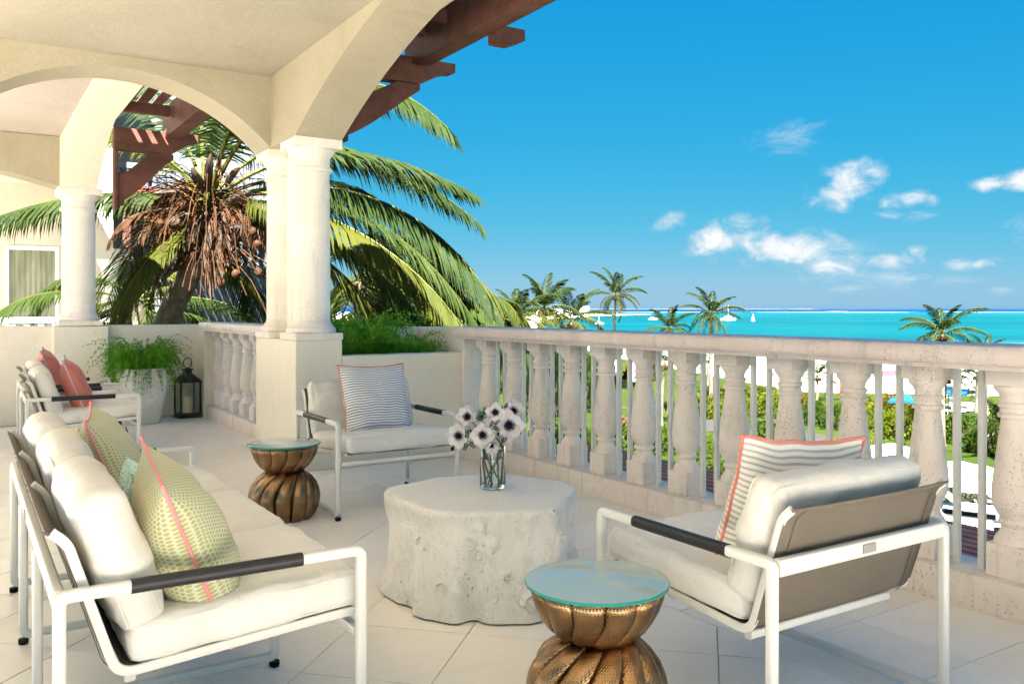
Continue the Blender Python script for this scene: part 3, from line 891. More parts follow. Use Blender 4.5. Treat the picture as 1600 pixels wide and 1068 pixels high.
def pergola(label, x0, ys, zt, L, beam_x, y0, y1, sl, tilt):
    pg = thing('timber_pergola', label, 'pergola', (x0, ys[0], zt))
    iv = Matrix.Translation((-x0, -ys[0], -zt))
    def add(name, mb, m='wood', bev=.006):
        o = mb.build(name, M[m], pg, bevel=bev, fixn=True); o.matrix_parent_inverse = iv; return o
    for k_, y in enumerate(ys):
        if k_:
            bx = beam_x - x0 + .0755
            ob = [(bx, -.005), (L, -.005), (L, -.085), (L - .11, -.13), (bx, -.13)]
            mb = MB(); prism_x(mb, ob, x0, zt, y - .06, y + .06); add('beam_end', mb); continue
        mb = MB(); prism_x(mb, ogee_beam(L, .21), x0 + .002, zt, y - .06, y + .06); add('bracket_beam', mb)
        mb = MB(); prism_x(mb, strut(L*.66, .52), x0 + .032, zt - .2105, y - .045, y + .045); add('knee_brace', mb)
        mb = MB(); mb.box(x0 + .001, x0 + .031, y - .075, y + .075, zt - .78, zt - .2105); add('wall_plate', mb)
    mb = MB(); mb.box(beam_x - .075, beam_x + .075, y0, y1, zt - .06, zt + .23); add('edge_beam', mb)
    for y in ys:
        for dy in ((.28, .64) if sl else (.3,)):
            mb = MB(); mb.box(x0 + .005, beam_x - .08, y - dy - .03, y - dy + .03, zt + .10, zt + .20); add('purlin', mb)
    n_ = max(3, int((beam_x - x0)/.135)); 
    for i in range(n_):
        x = x0 + .10 + i*.135
        if x > beam_x + (.3 if not sl else .05): break
        Mx = Matrix.Translation((x, (y0 + y1)/2, zt + .25)) @ Matrix.Rotation(R(tilt), 4, 'Y')
        mb = MB(); mb.box(-.04, .04, -(y1 - y0)/2, (y1 - y0)/2, -.012, .012, Mx); add('slat', mb, bev=None)
    return pg
pergola('brown timber eaves pergola projecting over the sea side above the columns', XO, [6.33, 5.28], 3.22, 1.02, 3.12, .6, 6.41, True, 0)
pergola('brown timber pergola with open slats seen through the far arch beside the palm', 1.21, [8.92], 2.91, .76, 1.735, 7.2, 8.99, False, 18)

# ---- slatted roof of the lower level, below the balustrade
lp = thing('slatted_roof', 'dark brown slatted roof below the seaward balustrade', 'pergola', (6.2, 4, -1.1))
sm = MB(); sm.box(-.05, .05, -7, 7, -.03, .03)
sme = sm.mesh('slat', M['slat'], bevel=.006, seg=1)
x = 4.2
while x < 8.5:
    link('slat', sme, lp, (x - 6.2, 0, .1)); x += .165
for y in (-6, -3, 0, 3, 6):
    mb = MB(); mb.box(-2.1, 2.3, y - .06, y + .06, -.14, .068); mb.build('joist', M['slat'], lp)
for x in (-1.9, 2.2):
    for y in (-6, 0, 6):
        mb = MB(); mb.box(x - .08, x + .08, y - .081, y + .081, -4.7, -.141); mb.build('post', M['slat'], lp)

# ================================================================== FURNITURE
def cushion_mesh(name, m, hx, hy, hz, r, bulge, wr=.004, seed=0, N=22):
    mb = MB()
    def lst(h):
        inner = [-1 + 2*i/(N-6) for i in range(N - 5)]
        k = (h - r)/h
        return [-1, -1 + (1-k)*.35, -1 + (1-k)*.7] + [x*k for x in inner] + [1 - (1-k)*.7, 1 - (1-k)*.35, 1]
    LX, LY, LZ = lst(hx), lst(hy), lst(hz)
    idx = {}
    def V(x, y, z):
        k = (round(x, 5), round(y, 5), round(z, 5))
        if k in idx: return idx[k]
        p = Vector((x*hx, y*hy, z*hz))
        q = Vector((max(-(hx-r), min(hx-r, p.x)), max(-(hy-r), min(hy-r, p.y)), max(-(hz-r), min(hz-r, p.z))))
        dlt = p - q
        if dlt.length > 1e-6: p = q + dlt.normalized()*r
        wx, wy, wz = 1 - (p.x/hx)**2, 1 - (p.y/hy)**2, 1 - (p.z/hz)**2
        p.z += z*bulge*max(0, wx)**.6*max(0, wy)**.6
        p.x += x*bulge*.45*max(0, wy)*max(0, wz); p.y += y*bulge*.45*max(0, wx)*max(0, wz)
        e = max(abs(x), abs(y))**3
        n_ = noise.noise(Vector((p.x*9 + seed*7, p.y*9, p.z*9)))*wr + noise.noise(Vector((p.x*26, p.y*26 + seed, p.z*20)))*wr*.8*e
        ed = max(0, abs(y) - .72)/.28
        n_ += wr*.9*ed*math.sin(p.x*95 + 3*noise.noise(Vector((p.x*8, seed, 0))))*noise.noise(Vector((p.x*14, seed*3, z))) + wr*1.3*noise.noise(Vector((p.x*5 + p.y*9, seed*2, p.y*4 - p.x*3)))
        p += Vector((x*.3, y*.3, z))*n_
        return idx.setdefault(k, mb.vert(p))
    for sgn in (-1, 1):
        for A, B, f in ((LX, LY, lambda a, b: (a, b, sgn)), (LY, LZ, lambda a, b: (sgn, a, b)), (LZ, LX, lambda a, b: (b, sgn, a))):
            for i in range(len(A)-1):
                for j in range(len(B)-1):
                    q = [V(*f(A[i], B[j])), V(*f(A[i+1], B[j])), V(*f(A[i+1], B[j+1])), V(*f(A[i], B[j+1]))]
                    mb.face(q if sgn > 0 else q[::-1])
    return mb.mesh(name, m, smooth=180)
def cushion_seams(par, hx, hy, hz, r, m):
    for sg in (-1, 1):
        z0 = sg*(hz - r + r*.62); k = hx - r + r*.80; l = hy - r + r*.80
        ring = [(x, y, z0) for x, y in [(p.x, p.y) for p in fillet([(-k, -l, 0), (k, -l, 0), (k, l, 0), (-k, l, 0)], r*.9, 4, True)]]
        mb = MB(); mb.tube(ring, .0026, 5, True); mb.build('seam', m, par, smooth=60)
PROF_LEG = rrect(.0285, .0285, .008, 3)
def sling_path():
    return fillet([(0, .365, .368), (0, .30, .366), (0, -.24, .326), (0, -.345, .655), (0, -.378, .684)], .045, 5)
def seat_unit(name, label, cat, W, n, loc, rz, group=None, D=.70, seed=0):
    th = thing(name, label, cat, loc, rz, group)
    hw, hd = W/2, D/2; ZT = .545
    mt = M['metal']
    for s_ in (-1, 1):
        mb = MB()
        loop = fillet([(s_*hw, -hd, .035), (s_*hw, hd, .035), (s_*hw, hd, ZT), (s_*hw, -hd, ZT)], .022, 4, True)
        mb.sweep(loop, PROF_LEG, (1, 0, 0), True)
        fr = mb.build('side_frame', mt, th, smooth=50)
        mb = MB(); y0, y1 = -hd + .15, hd - .165
        mb.sweep([(s_*hw, y0, ZT), (s_*hw, y1, ZT)], rrect(.034, .034, .013, 3), (1, 0, 0)); mb.build('arm_sleeve', M['black'], fr, smooth=50)
        for y in (-hd, hd):
            mb = MB(); mb.lathe([(.014, 0), (.017, .004), (.017, .019)], 14, (s_*hw, y, 0)); mb.build('glide', M['rubber'], fr, smooth=40)
    mb = MB(); mb.sweep([(-hw + .018, -hd, .532), (hw - .018, -hd, .532)], rrect(.026, .046, .006, 2), (0, 0, 1)); br = mb.build('back_rail', mt, th, smooth=50)
    mb = MB(); mb.box(-.028, .028, -hd - .0165, -hd - .0125, .521, .545); mb.build('badge', M['badge'], br)
    for y, z, e_ in ((hd, .318, .018), (-.205, .305, .072)):
        mb = MB(); mb.sweep([(-hw + e_, y, z), (hw - e_, y, z)], rrect(.026, .026, .006, 2), (0, 0, 1)); mb.build('seat_rail', mt, th, smooth=50)
    if n > 1:                                            # inner leg frames of the sofa
        for i in range(1, n):
            x = -hw + W*i/n; mb = MB()
            mb.sweep(fillet([(x, -hd, .50), (x, -hd, .035), (x, hd - .03, .035), (x, hd - .03, .33)], .022, 4), PROF_LEG, (1, 0, 0))
            fr = mb.build('inner_leg', mt, th, smooth=50)
            for y in (-hd, hd - .03):
                mb = MB(); mb.lathe([(.014, 0), (.017, .004), (.017, .019)], 14, (x, y, 0)); mb.build('glide', M['rubber'], fr, smooth=40)
    sw = (W - .062)/n
    path = sling_path()
    for i in range(n):
        xc = -W/2 + .031 + sw*(i + .5)
        for s_ in (-1, 1):
            x = xc + s_*(sw/2 - .012); mb = MB()
            mb.sweep([(x, p.y, p.z) for p in path], rrect(.024, .012, .004, 2), (1, 0, 0)); mb.build('sling_rail', mt, th, smooth=45)
        # fabric: seat and back panels, pulled a little inside the rails
        def panel(nm, pa, off=0.0, wd_=.019):
            mb = MB(); K = 10; xs = [xc + (sw/2 - wd_)*(-1 + 2*k/K) for k in range(K + 1)]
            rows = []
            for q, p in enumerate(pa):
                rows.append([mb.vert((x, p.y - off, p.z - .004*math.cos((x - xc)/(sw/2)*math.pi/2) + .002)) for x in xs])
            for a in range(len(rows)-1):
                for k in range(K): mb.face((rows[a][k], rows[a][k+1], rows[a+1][k+1], rows[a+1][k]))
            o = mb.build(nm, M['sling'], th, smooth=60)
            md = o.modifiers.new('solid', 'SOLIDIFY'); md.thickness = .004
            for e in (-1, 1):
                hm = MB(); xx = xc + e*(sw/2 - .05)
                hm.sweep([(xx, p.y - off - .003, p.z - .0035) for p in pa], rrect(.0025, .004, .001, 1), (1, 0, 0))
                hm.build('seam', M['sling'], o)
        cut = next(k for k, p in enumerate(path) if p.y < -.20)
        def fine(pa, m_=6):
            out = []
            for a, b in zip(pa[:-1], pa[1:]):
                for k in range(m_): out.append(a + (b - a)*k/m_)
            return out + [pa[-1]]
        panel('seat_sling', path[:cut + 2])
        panel('back_sling', path[cut + 1:], .0135, .007)
        # cushions
        sc = cushion_mesh('seat_cushion', M['seatfab'], sw/2 - (.012 if n == 1 else .006), .305, .052, .036, .010, .006, seed + i)
        o = link('seat_cushion', sc, th, (xc, .088, .408), (R(4.0), 0, 0))
        bc = cushion_mesh('back_cushion', M['cushion'], sw/2 - .012, .180, .054, .042, .012 if n == 1 else .026, .0085, seed + 10 + i)
        ex = (0, 0, 0) if n == 1 else rnd_c.choice([(0, 0, R(1.5)), (0, 0, R(-2)), (R(2), 0, 0)])
        cushion_seams(o, sw/2 - (.012 if n == 1 else .006), .305, .052, .036, M['seatfab'])
        o = link('back_cushion', bc, th, (xc, -.228 if n == 1 else -.228, .572 if n == 1 else .59), (R(90 + 17) + ex[0], 0, ex[2]))
        cushion_seams(o, sw/2 - .012, .180, .054, .042, M['cushion'])
    return th
rnd_c = random.Random(5)
seat_unit('armchair', 'white framed armchair seen from behind at the right with taupe sling back', 'armchair', .765, 1, (2.137, 1.862, 0), 0, 'armchairs round the stone table', seed=1)
seat_unit('armchair', 'white framed armchair facing the camera against the planter wall', 'armchair', .765, 1, (2.18, 5.005, 0), R(180), 'armchairs round the stone table', seed=2)
seat_unit('sofa', 'long white framed sofa at the left with three back cushions', 'sofa', 2.02, 3, (.552, 3.215, 0), R(-90), seed=3, D=.73)
seat_unit('armchair', 'near armchair of the far left pair holding a coral pillow', 'armchair', .74, 1, (.768, 7.44, 0), R(-90), 'armchairs in the far bay', D=.74, seed=4)
seat_unit('armchair', 'armchair of the far left pair nearest the back parapet', 'armchair', .74, 1, (.80, 8.53, 0), R(-90), 'armchairs in the far bay', D=.74, seed=5)

def pillow(label, loc, normal, up, size, thick, mcover, mpip, pr=.006, seed=0, h=None, group=None, mback=None):
    n_ = Vector(normal).normalized(); u_ = Vector(up); u_ = (u_ - n_*u_.dot(n_)).normalized(); x_ = u_.cross(n_)
    Mx = Matrix((x_, u_, n_)).transposed().to_4x4()
    th = thing('throw_pillow', label, 'pillow', loc, 0, group)
    th.rotation_euler = Mx.to_euler()
    hx, hy = size/2, (h or size)/2; N = 26
    mb = MB(); rows = {}
    def pt(a, b, sgn):
        ex = 1 - .085*(1 - b*b); ey = 1 - .085*(1 - a*a)
        prof = max(0, 1 - abs(a)**3.2)**.5*max(0, 1 - abs(b)**3.0)**(.5 + .45*max(0, b))*(1 - .14*b)
        z = sgn*thick/2*prof
        w_ = noise.noise(Vector((a*2.2 + seed*3.1, b*2.2, sgn*.4)))*.018 + noise.noise(Vector((a*6 + seed, b*6, sgn)))*.006
        # corner ear creases
        cr = math.exp(-((abs(a) - abs(b))**2)*14)*(abs(a*b))**1.5
        z += w_*prof**.5*1.0 + sgn*(-.012)*cr*prof**.3
        wob = .006*noise.noise(Vector((a*3, b*3, seed)))
        return Vector((a*hx*ex + wob, b*hy*ey + wob, z))
    par = [math.sin(math.pi/2*(-1 + 2*i/N)) for i in range(N + 1)]
    for sgn in (1, -1):
        g = [[mb.vert(pt(par[i], par[j], sgn)) for j in range(N + 1)] for i in range(N + 1)]
        for i in range(N):
            for j in range(N):
                q = [g[i][j], g[i+1][j], g[i+1][j+1], g[i][j+1]]
                uv = [((par[a]+1)/2*size/.48, (par[b]+1)/2*(h or size)/.48) for a, b in ((i, j), (i+1, j), (i+1, j+1), (i, j+1))]
                if sgn < 0: q = q[::-1]; uv = uv[::-1]
                mb.cur = 0 if (sgn > 0 or mback is None) else 1
                mb.face(q, uv)
    cov = mb.build('cover', [mcover] + ([mback] if mback else []), th, smooth=180)
    if mpip:
        ring = [pt(a, -1, 1) for a in par[:-1]] + [pt(1, b, 1) for b in par[:-1]] + [pt(a, 1, 1) for a in par[::-1][:-1]] + [pt(-1, b, 1) for b in par[::-1][:-1]]
        mp = MB(); mp.tube(ring, pr, 8, True); mp.build('piping', mpip, th, smooth=60)
    return th
# sofa pillows: sofa faces +X
pillow('large green honeycomb pillow with pink piping at the near end of the sofa', (.515, 2.49, .575), (.93, -.10, .36), (-.42, -.10, 1), .48, .215, M['p_green'], M['pip_pink'], .0052, 1, group='green pillows on the sofa')
pillow('green honeycomb pillow with pink piping farther along the sofa', (.475, 3.50, .60), (.93, -.16, .36), (-.42, .02, 1), .48, .215, M['p_green'], M['pip_pink'], .0052, 2, group='green pillows on the sofa')
pillow('small teal leaf print pillow tucked between the two green pillows', (.505, 3.02, .56), (.93, -.1, .34), (-.36, 0, 1), .33, .13, M['p_teal'], None, seed=3, h=.30)
pillow('navy striped pillow with coral piping on the armchair facing the camera', (2.17, 4.985, .635), (.05, -.93, .32), (.0, .34, 1), .455, .19, M['p_stripe'], M['pip_coral'], .005, 4)
pillow('taupe striped pillow with wide coral piping on the armchair at the right', (2.14, 1.785, .59), (.17, .93, .27), (.02, -.30, 1), .47, .18, M['p_stripe2'], M['pip_coral'], .0055, 5)
pillow('coral pillow with lavender piping on the near armchair of the far left pair', (.735, 7.42, .62), (.92, -.12, .36), (-.4, 0, 1), .43, .17, M['p_coral'], M['pip_lav'], .006, 6, group='coral pillows in the far bay')
pillow('coral pillow standing on the armchair nearest the back parapet', (.66, 8.50, .65), (.92, -.12, .36), (-.4, 0, 1), .43, .17, M['p_coral'], M['pip_lav'], .006, 7, group='coral pillows in the far bay')

# ---- stone stump table
tb = thing('stump_table', 'pale cast stone table shaped like a tree stump', 'table', (1.870, 3.150, 0))
def stump_r(a, z):
    q = z/.42
    base = .398 + .012*math.sin(3*a + .7) + .016*math.sin(5*a + 2.0) + .009*math.sin(8*a + .5)
    # deep folds at a few bearings
    for a0, dep, wd in ((4.05, .065, .12), (4.75, .02, .07), (5.35, .045, .14), (.2, .04, .15), (2.2, .04, .2), (3.2, .035, .14), (1.2, .03, .15)):
        dd_ = (a - a0 + math.pi) % (2*math.pi) - math.pi
        base -= dep*math.exp(-(dd_/wd)**2)*(1.0 - .68*q)
    flare = .012*max(0, 1 - q*1.6)**2 + .022*max(0, math.cos(a + .35))*(1 - q) - .012*math.sin(math.pi*q)
    n_ = noise.noise(Vector((math.cos(a)*2.6, math.sin(a)*2.6, z*3)))*.022 + noise.noise(Vector((math.cos(a)*9, math.sin(a)*9, z*9)))*.009 + noise.noise(Vector((math.cos(a)*22, math.sin(a)*22, z*16)))*.004
    return base + flare + n_
mb = MB(); NA = 220; zs = [0, .006, .02, .035, .05, .07, .09, .11, .13, .15, .17, .19, .21, .23, .25, .27, .29, .31, .33, .35, .365, .378, .39, .404, .413, .418]
rings = []
knots = [(4.63, .085, .045), (4.25, .30, .035), (4.12, .36, .03), (5.6, .2, .04), (3.9, .12, .035), (5.25, .27, .03), (.05, .24, .035), (3.5, .28, .03)]
for z in zs:
    row = []
    for k in range(NA):
        a = 2*math.pi*k/NA; r_ = stump_r(a, z)
        for ka, kz, kr in knots:
            dd_ = ((a - ka + math.pi) % (2*math.pi) - math.pi)*r_
            e = math.hypot(dd_, z - kz)/kr
            r_ += .022*(math.exp(-(e/.75)**2) - .85*math.exp(-((e - 1.0)/.22)**2)*.5 - .55*math.exp(-(e/.3)**2))
        if z > .39: r_ -= .013*((z - .39)/.028)**3
        row.append(mb.vert((r_*math.cos(a), r_*math.sin(a), z)))
    rings.append(row)
for i in range(len(zs)-1):
    for k in range(NA):
        k2 = (k + 1) % NA; mb.face((rings[i][k], rings[i][k2], rings[i+1][k2], rings[i+1][k]))
prev = rings[-1]
for f_ in (.96, .88, .7, .5, .3, .12):
    row = []
    for k in range(NA):
        x, y, _ = mb.v[rings[-1][k]]; 
        zz = .4195 + .0025*noise.noise(Vector((x*f_*7, y*f_*7, 1))) 
        row.append(mb.vert((x*f_, y*f_, zz)))
    for k in range(NA):
        k2 = (k + 1) % NA; mb.face((prev[k], prev[k2], row[k2], row[k]))
    prev = row
mb.face(prev)
body = mb.build('trunk_body', M['stump'], tb, smooth=60); body.location.z = .008
mb = MB(); mb.lathe([(.33, 0), (.33, .012)], 40); mb.build('foot', M['rubber'], tb)
for ka, kz, kr in [(4.62, .075, .040), (4.02, .30, .026), (4.12, .25, .030), (5.3, .19, .03), (3.72, .12, .028), (4.95, .30, .022), (3.45, .28, .03), (4.4, .17, .018)]:
    rr = stump_r(ka, kz); mb = MB(); q_ = kr
    mb.lathe([(q_*1.15, -.012), (q_*1.02, .004), (q_*.86, .014), (q_*.70, .012), (q_*.60, .003), (q_*.46, .007), (q_*.30, .013), (q_*.14, .009), (.0008, .010)], 22,
             fn=lambda r, z, a, i: (r*(1 + .09*math.sin(3*a + ka*7) + .05*math.sin(5*a + kz*40)), a), cap0=False)
    o = mb.build('knot', M['stump'], tb, smooth=70, loc=((rr - .002)*math.cos(ka), (rr - .002)*math.sin(ka), kz + .008))
    o.rotation_euler = (0, R(90), ka)

# ---- bronze side tables
def side_table_parts(th):
    NL = 12
    def flute(twist, depth):
        def fn(r, z, a, i):
            c_ = (a*NL/(2*math.pi)) % 1.0
            l = math.sin(math.pi*c_)**.55                    # rounded lobe between sharp valleys
            return r*(1 - depth + depth*l), a + twist(z)
        return fn
    prof = [(.098, .0), (.158, .0005), (.168, .010), (.182, .035), (.195, .07), (.2015, .105), (.2015, .135), (.196, .165), (.183, .198), (.160, .230), (.132, .255), (.108, .270)]
    mb = MB(); mb.lathe(prof, 240, fn=flute(lambda z: 26*max(0, z - .11)**2.2, .15), uvs=(1, 1))
    mb.build('lower_body', M['bronze'], th, smooth=60)
    prof = [(.100, .2705), (.116, .278), (.140, .298), (.160, .325), (.177, .355), (.189, .388), (.196, .4185)]
    mb = MB(); mb.lathe(prof, 240, fn=flute(lambda z: .9 - 14*max(0, .36 - z)**1.6, .085), uvs=(1, .6), cap1=False)
    o = mb.build('bowl', M['bronze'], th, smooth=50)
    sd = o.modifiers.new('solid', 'SOLIDIFY'); sd.thickness = .004
    mb = MB(); mb.lathe([(.04, .2325), (.17, .4195), (.1945, .42), (.20, .42)][:1] + [(.19, .418)], 12, cap0=False, cap1=False)
    mb = MB(); mb.lathe([(.2005, .4195), (.2055, .4225), (.206, .427), (.203, .4305)], 96, cap0=True, cap1=False)
    e = mb.build('glass_edge', M['glassedge'], th, smooth=40)
    mb = MB(); mb.lathe([(.203, .4305), (.199, .4315), (.001, .4316)], 96, cap0=False)
    mb.build('glass_top', M['glasstop'], th, smooth=40)
st = thing('side_table', 'bronze fluted hourglass side table with blue reflecting glass top at the front right', 'side table', (1.525, 1.945, 0), R(8), 'bronze side tables')
side_table_parts(st)
dup(st, (1.568, 4.90, 0), R(25), 'bronze fluted side table beside the armchair facing the camera', 'bronze side tables')
dup(st, (1.0, 7.985, 0), R(40), 'bronze side table between the two far left armchairs', 'bronze side tables')

# ---- vase of anemones
VX = Vector((1.930, 3.185, .4287))
vs = thing('glass_vase', 'clear glass vase of water standing on the stone table', 'vase', VX)
mb = MB()
outer = [(.050, .0), (.055, .004), (.0555, .02), (.055, .16), (.0552, .182)]
inner = [(.0525, .182), (.0522, .16), (.0522, .022), (.048, .012), (.001, .010)]
mb.lathe(outer + inner, 40); mb.build('glass_body', M['clear'], vs, smooth=40)
t = NT('vase_water'); M['water'] = t.fin((.96, .99, .95), 0, Transmission_Weight=1.0, IOR=1.33)
mb = MB(); mb.lathe([(.0475, .0125), (.0518, .023), (.0518, .128)], 40); mb.build('water', M['water'], vs, smooth=40)
def petal_mesh(L, W, cup, seed):
    mb = MB(); K, J = 8, 7; rows = []
    for i in range(K + 1):
        q = i/K; w_ = W*(.30 + .70*math.sin(math.pi*min(1, q*.92 + .06))**.75)*(1 if q < .8 else 1 - .55*((q - .8)/.2)**2)
        row = []
        for j in range(J + 1):
            s_ = -1 + 2*j/J
            x = L*q*(1 - .10*s_*s_*q); y = s_*w_/2
            z = cup*L*(q**2)*.55 + .16*W*s_*s_*q + .0022*noise.noise(Vector((q*4, s_*3, seed)))*(1 + 3*q)
            row.append(mb.vert((x + .006, y, z)))
        rows.append(row)
    for i in range(K):
        for j in range(J):
            mb.face((rows[i][j], rows[i+1][j], rows[i+1][j+1], rows[i][j+1]),
                    [(j/J, i/K), (j/J, (i+1)/K), ((j+1)/J, (i+1)/K), ((j+1)/J, i/K)])
    return mb.mesh('petal', M['petal'], smooth=180)
PET = [petal_mesh(.040, .034, .5, 1), petal_mesh(.036, .031, .85, 2), petal_mesh(.043, .036, .3, 3)]
mb = MB(); mb.lathe([(.001, .000), (.0085, .001), (.0105, .006), (.008, .0115), (.001, .0135)], 16)
for k in range(26):
    a = k*2.39996; rr = .0125 + .004*((k*7) % 5)/5
    p = Vector((rr*math.cos(a), rr*math.sin(a), .0085 + .003*((k*3) % 4)/4))
    mb.tube([(.007*math.cos(a), .007*math.sin(a), .003), p], .0005, 4)
    mb.lathe([(.0004, -.0012), (.0017, 0), (.0004, .0014)], 5, p)
EYE_ME = mb.mesh('flower_centre', M['eye'], smooth=60)
fw = Vector((SN, CS, 0)); rg = Vector((CS, -SN, 0)); upv = Vector((0, 0, 1))
# px, py, tilt right, tilt up, size, openness, label
FL = [(774, 644, -.02, .25, 1.0, 0, 'white anemone facing out at the top of the bouquet'),
      (731, 651, -.35, .35, .95, 0, 'creamy white anemone at the upper left of the bouquet'),
      (717, 680, -.25, -.05, 1.05, 2, 'pale anemone lowest at the left of the bouquet'),
      (754, 679, -.02, .0, 1.1, 2, 'pinkish anemone in the middle of the bouquet above the vase'),
      (795, 664, .15, .08, 1.15, 2, 'large mauve pink anemone at the right of the bouquet'),
      (802, 642, .30, .55, .95, 0, 'white anemone half turned away at the upper right of the bouquet'),
      (768, 694, .10, -.75, .85, 0, 'drooping anemone hanging over the rim of the vase'),
      (737, 672, -.3, .1, .6, 1, 'small half open anemone behind the left flowers'),
      (777, 677, .35, -.1, .7, 1, 'mauve half open anemone beside the large pink flower'),
      (753, 657, -.1, .9, .42, 1, 'closed mauve anemone bud under the top leaves')]
rf = random.Random(4)
for i, (px, py, tr_, tu, sz, op, lb) in enumerate(FL):
    sz *= 1.2*(.88 + .26*((i*37) % 10)/9)
    dpt = 3.66 + .05*(i % 3) + (.06 if i in (5, 7, 9, 1) else 0)
    p = P(px, py, dpt)
    n_ = (-fw + rg*tr_ + upv*tu).normalized()
    x_ = n_.cross(upv).normalized(); y_ = n_.cross(x_)
    th = thing('anemone', lb, 'flower', p, 0, 'anemones in the glass vase')
    Mx = Matrix((x_, y_, n_)).transposed().to_4x4()
    hd = MB(); hd.lathe([(.003, -.008), (.009, -.002), (.0095, .001)], 10); 
    head = hd.build('flower_head', M['stem'], th, smooth=60); head.rotation_euler = Mx.to_euler(); head.scale = (sz,)*3
    link('flower_centre', EYE_ME, head)
    npet = 8 if sz > .5 else 5
    for k in range(npet):
        o = link('petal', PET[(op + (k % 2)) % 3], head, (0, 0, -.001 + .0012*(k % 3)), (0, R((-8, -38, 2)[op] - (14 if k % 2 else 0) + rf.uniform(-7, 7)), 2*math.pi*k/npet + rf.uniform(-.12, .12)))
    # stem down into the vase (coordinates relative to the flower)
    a = i*2.4; foot = VX + Vector((.030*math.cos(a + math.pi), .030*math.sin(a + math.pi), .016)); rim = VX + Vector((.036*math.cos(a), .036*math.sin(a), .17))
    if i in (2, 1, 7): rim = VX + rg*-.040 + Vector((0, 0, .18))
    if i in (4, 5, 8): rim = VX + rg*.038 + Vector((0, 0, .18))
    if i in (0, 3, 6, 9): rim = VX + rg*(.01*(i - 4)) - fw*.03 + Vector((0, 0, .18))
    st_ = [foot - p, (foot*.4 + rim*.6) - p, rim - p, (rim*.35 + (p - n_*.05)*.65) - p + upv*.01, n_*-.008*sz]
    pts = []
    for q in range(len(st_)-1):
        for k in range(5): pts.append(st_[q] + (st_[q+1] - st_[q])*k/5)
    pts.append(st_[-1]); sm_ = [pts[0]] + [(pts[k-1] + pts[k]*2 + pts[k+1])/4 for k in range(1, len(pts)-1)] + [pts[-1]]
    mb = MB(); mb.tube(sm_, .0027, 6); mb.build('stem', M['stem'], th, smooth=60)
def sprig(loc, dirs, sz, label):
    th = thing('leaf_sprig', label, 'leaf sprig', loc, 0, 'leaf sprigs in the bouquet')
    for k, d_ in enumerate(dirs):
        d_ = Vector(d_).normalized(); mb = MB(); s0 = d_.cross(fw).normalized()
        mb.tube([Vector((0, 0, 0)), d_*sz], .001, 5)
        for q in range(7):
            f_ = .25 + .75*q/6
            for sg in (-1, 1):
                b_ = d_*sz*f_; l_ = sz*.42*(1.1 - f_*.5)
                e_ = b_ + (s0*sg*.85 + d_*.75 - fw*.3*((q % 3) - 1)).normalized()*l_
                wv_ = d_.cross((e_ - b_)).cross(e_ - b_).normalized()*l_*.16
                m_ = b_ + (e_ - b_)*.55
                mb.poly([b_, m_ + wv_, e_, m_ - wv_])
        mb.build('leaf', M['sprig'], th)
sprig(P(760, 652, 3.70), [rg*-.8 + upv*.6, rg*-.6 - upv*.1, rg*-.2 + upv, rg*-.9 + upv*.1], .042, 'dark green feathery leaves left of the top white anemone')
sprig(P(768, 664, 3.66), [rg*.3 - upv*.2, rg*-.3 - upv*.6, rg*.6 + upv*.4], .038, 'dark green feathery leaves in the middle of the bouquet')
sprig(P(731, 688, 3.66), [rg*-.3 - upv*.8, rg*.5 - upv*.5, rg*-.1 + upv*.8], .040, 'green leaves hanging beside the lowest left anemone')
sprig(P(806, 676, 3.70), [rg*.8 - upv*.1, rg*.4 + upv*.5], .022, 'tiny leaf tip poking out at the right of the bouquet')
sprig(P(781, 692, 3.68), [rg*.4 + upv*.3, rg*-.2 - upv*.8, rg*.2 - upv*.7], .036, 'leaves at the rim of the vase under the mauve flower')
sprig(P(788, 640, 3.76), [rg*.2 + upv*.5, rg*-.5 + upv*.4], .03, 'leaves behind the upper right white anemones')

# ---- lantern
ln = thing('lantern', 'dark metal candle lantern standing in the corner by the parapet', 'lantern', (2.115, 10.02, 0), R(6))
dm = M['darkmetal']
mb = MB(); mb.box(-.125, .125, -.125, .125, 0, .014); mb.box(-.112, .112, -.112, .112, .0141, .05); mb.build('base', dm, ln, bevel=.004)
for sx_ in (-1, 1):
    for sy_ in (-1, 1):
        mb = MB(); mb.box(sx_*.105 - .009, sx_*.105 + .009, sy_*.105 - .009, sy_*.105 + .009, .0505, .385); mb.build('post', dm, ln, bevel=.003)
for k in range(4):
    Mx = Matrix.Rotation(k*math.pi/2, 4, 'Z'); mb = MB()
    mb.box(-.0955, .0955, .1035, .1055, .052, .384, Mx); mb.build('pane', M['lglass'], ln)
mb = MB(); mb.box(-.122, .122, -.122, .122, .3855, .40); mb.build('top_frame', dm, ln, bevel=.004)
mb = MB(); mb.lathe([(.165, .4005), (.15, .415), (.055, .485), (.05, .50), (.05, .52), (.062, .525), (.062, .535), (.01, .54)], 4, fn=lambda r, z, a, i: (r, a + math.pi/4)); mb.build('roof', dm, ln)
ringp = [(.045*math.cos(a), 0, .60 + .058*math.sin(a)) for a in [2*math.pi*k/24 for k in range(24)]]
mb = MB(); mb.tube(ringp, .006, 6, True); mb.build('handle', dm, ln, smooth=60)
mb = MB(); mb.lathe([(.05, .051), (.052, .056), (.052, .225), (.046, .232), (.006, .226)], 24); cn = mb.build('candle', M['wax'], ln, smooth=50)

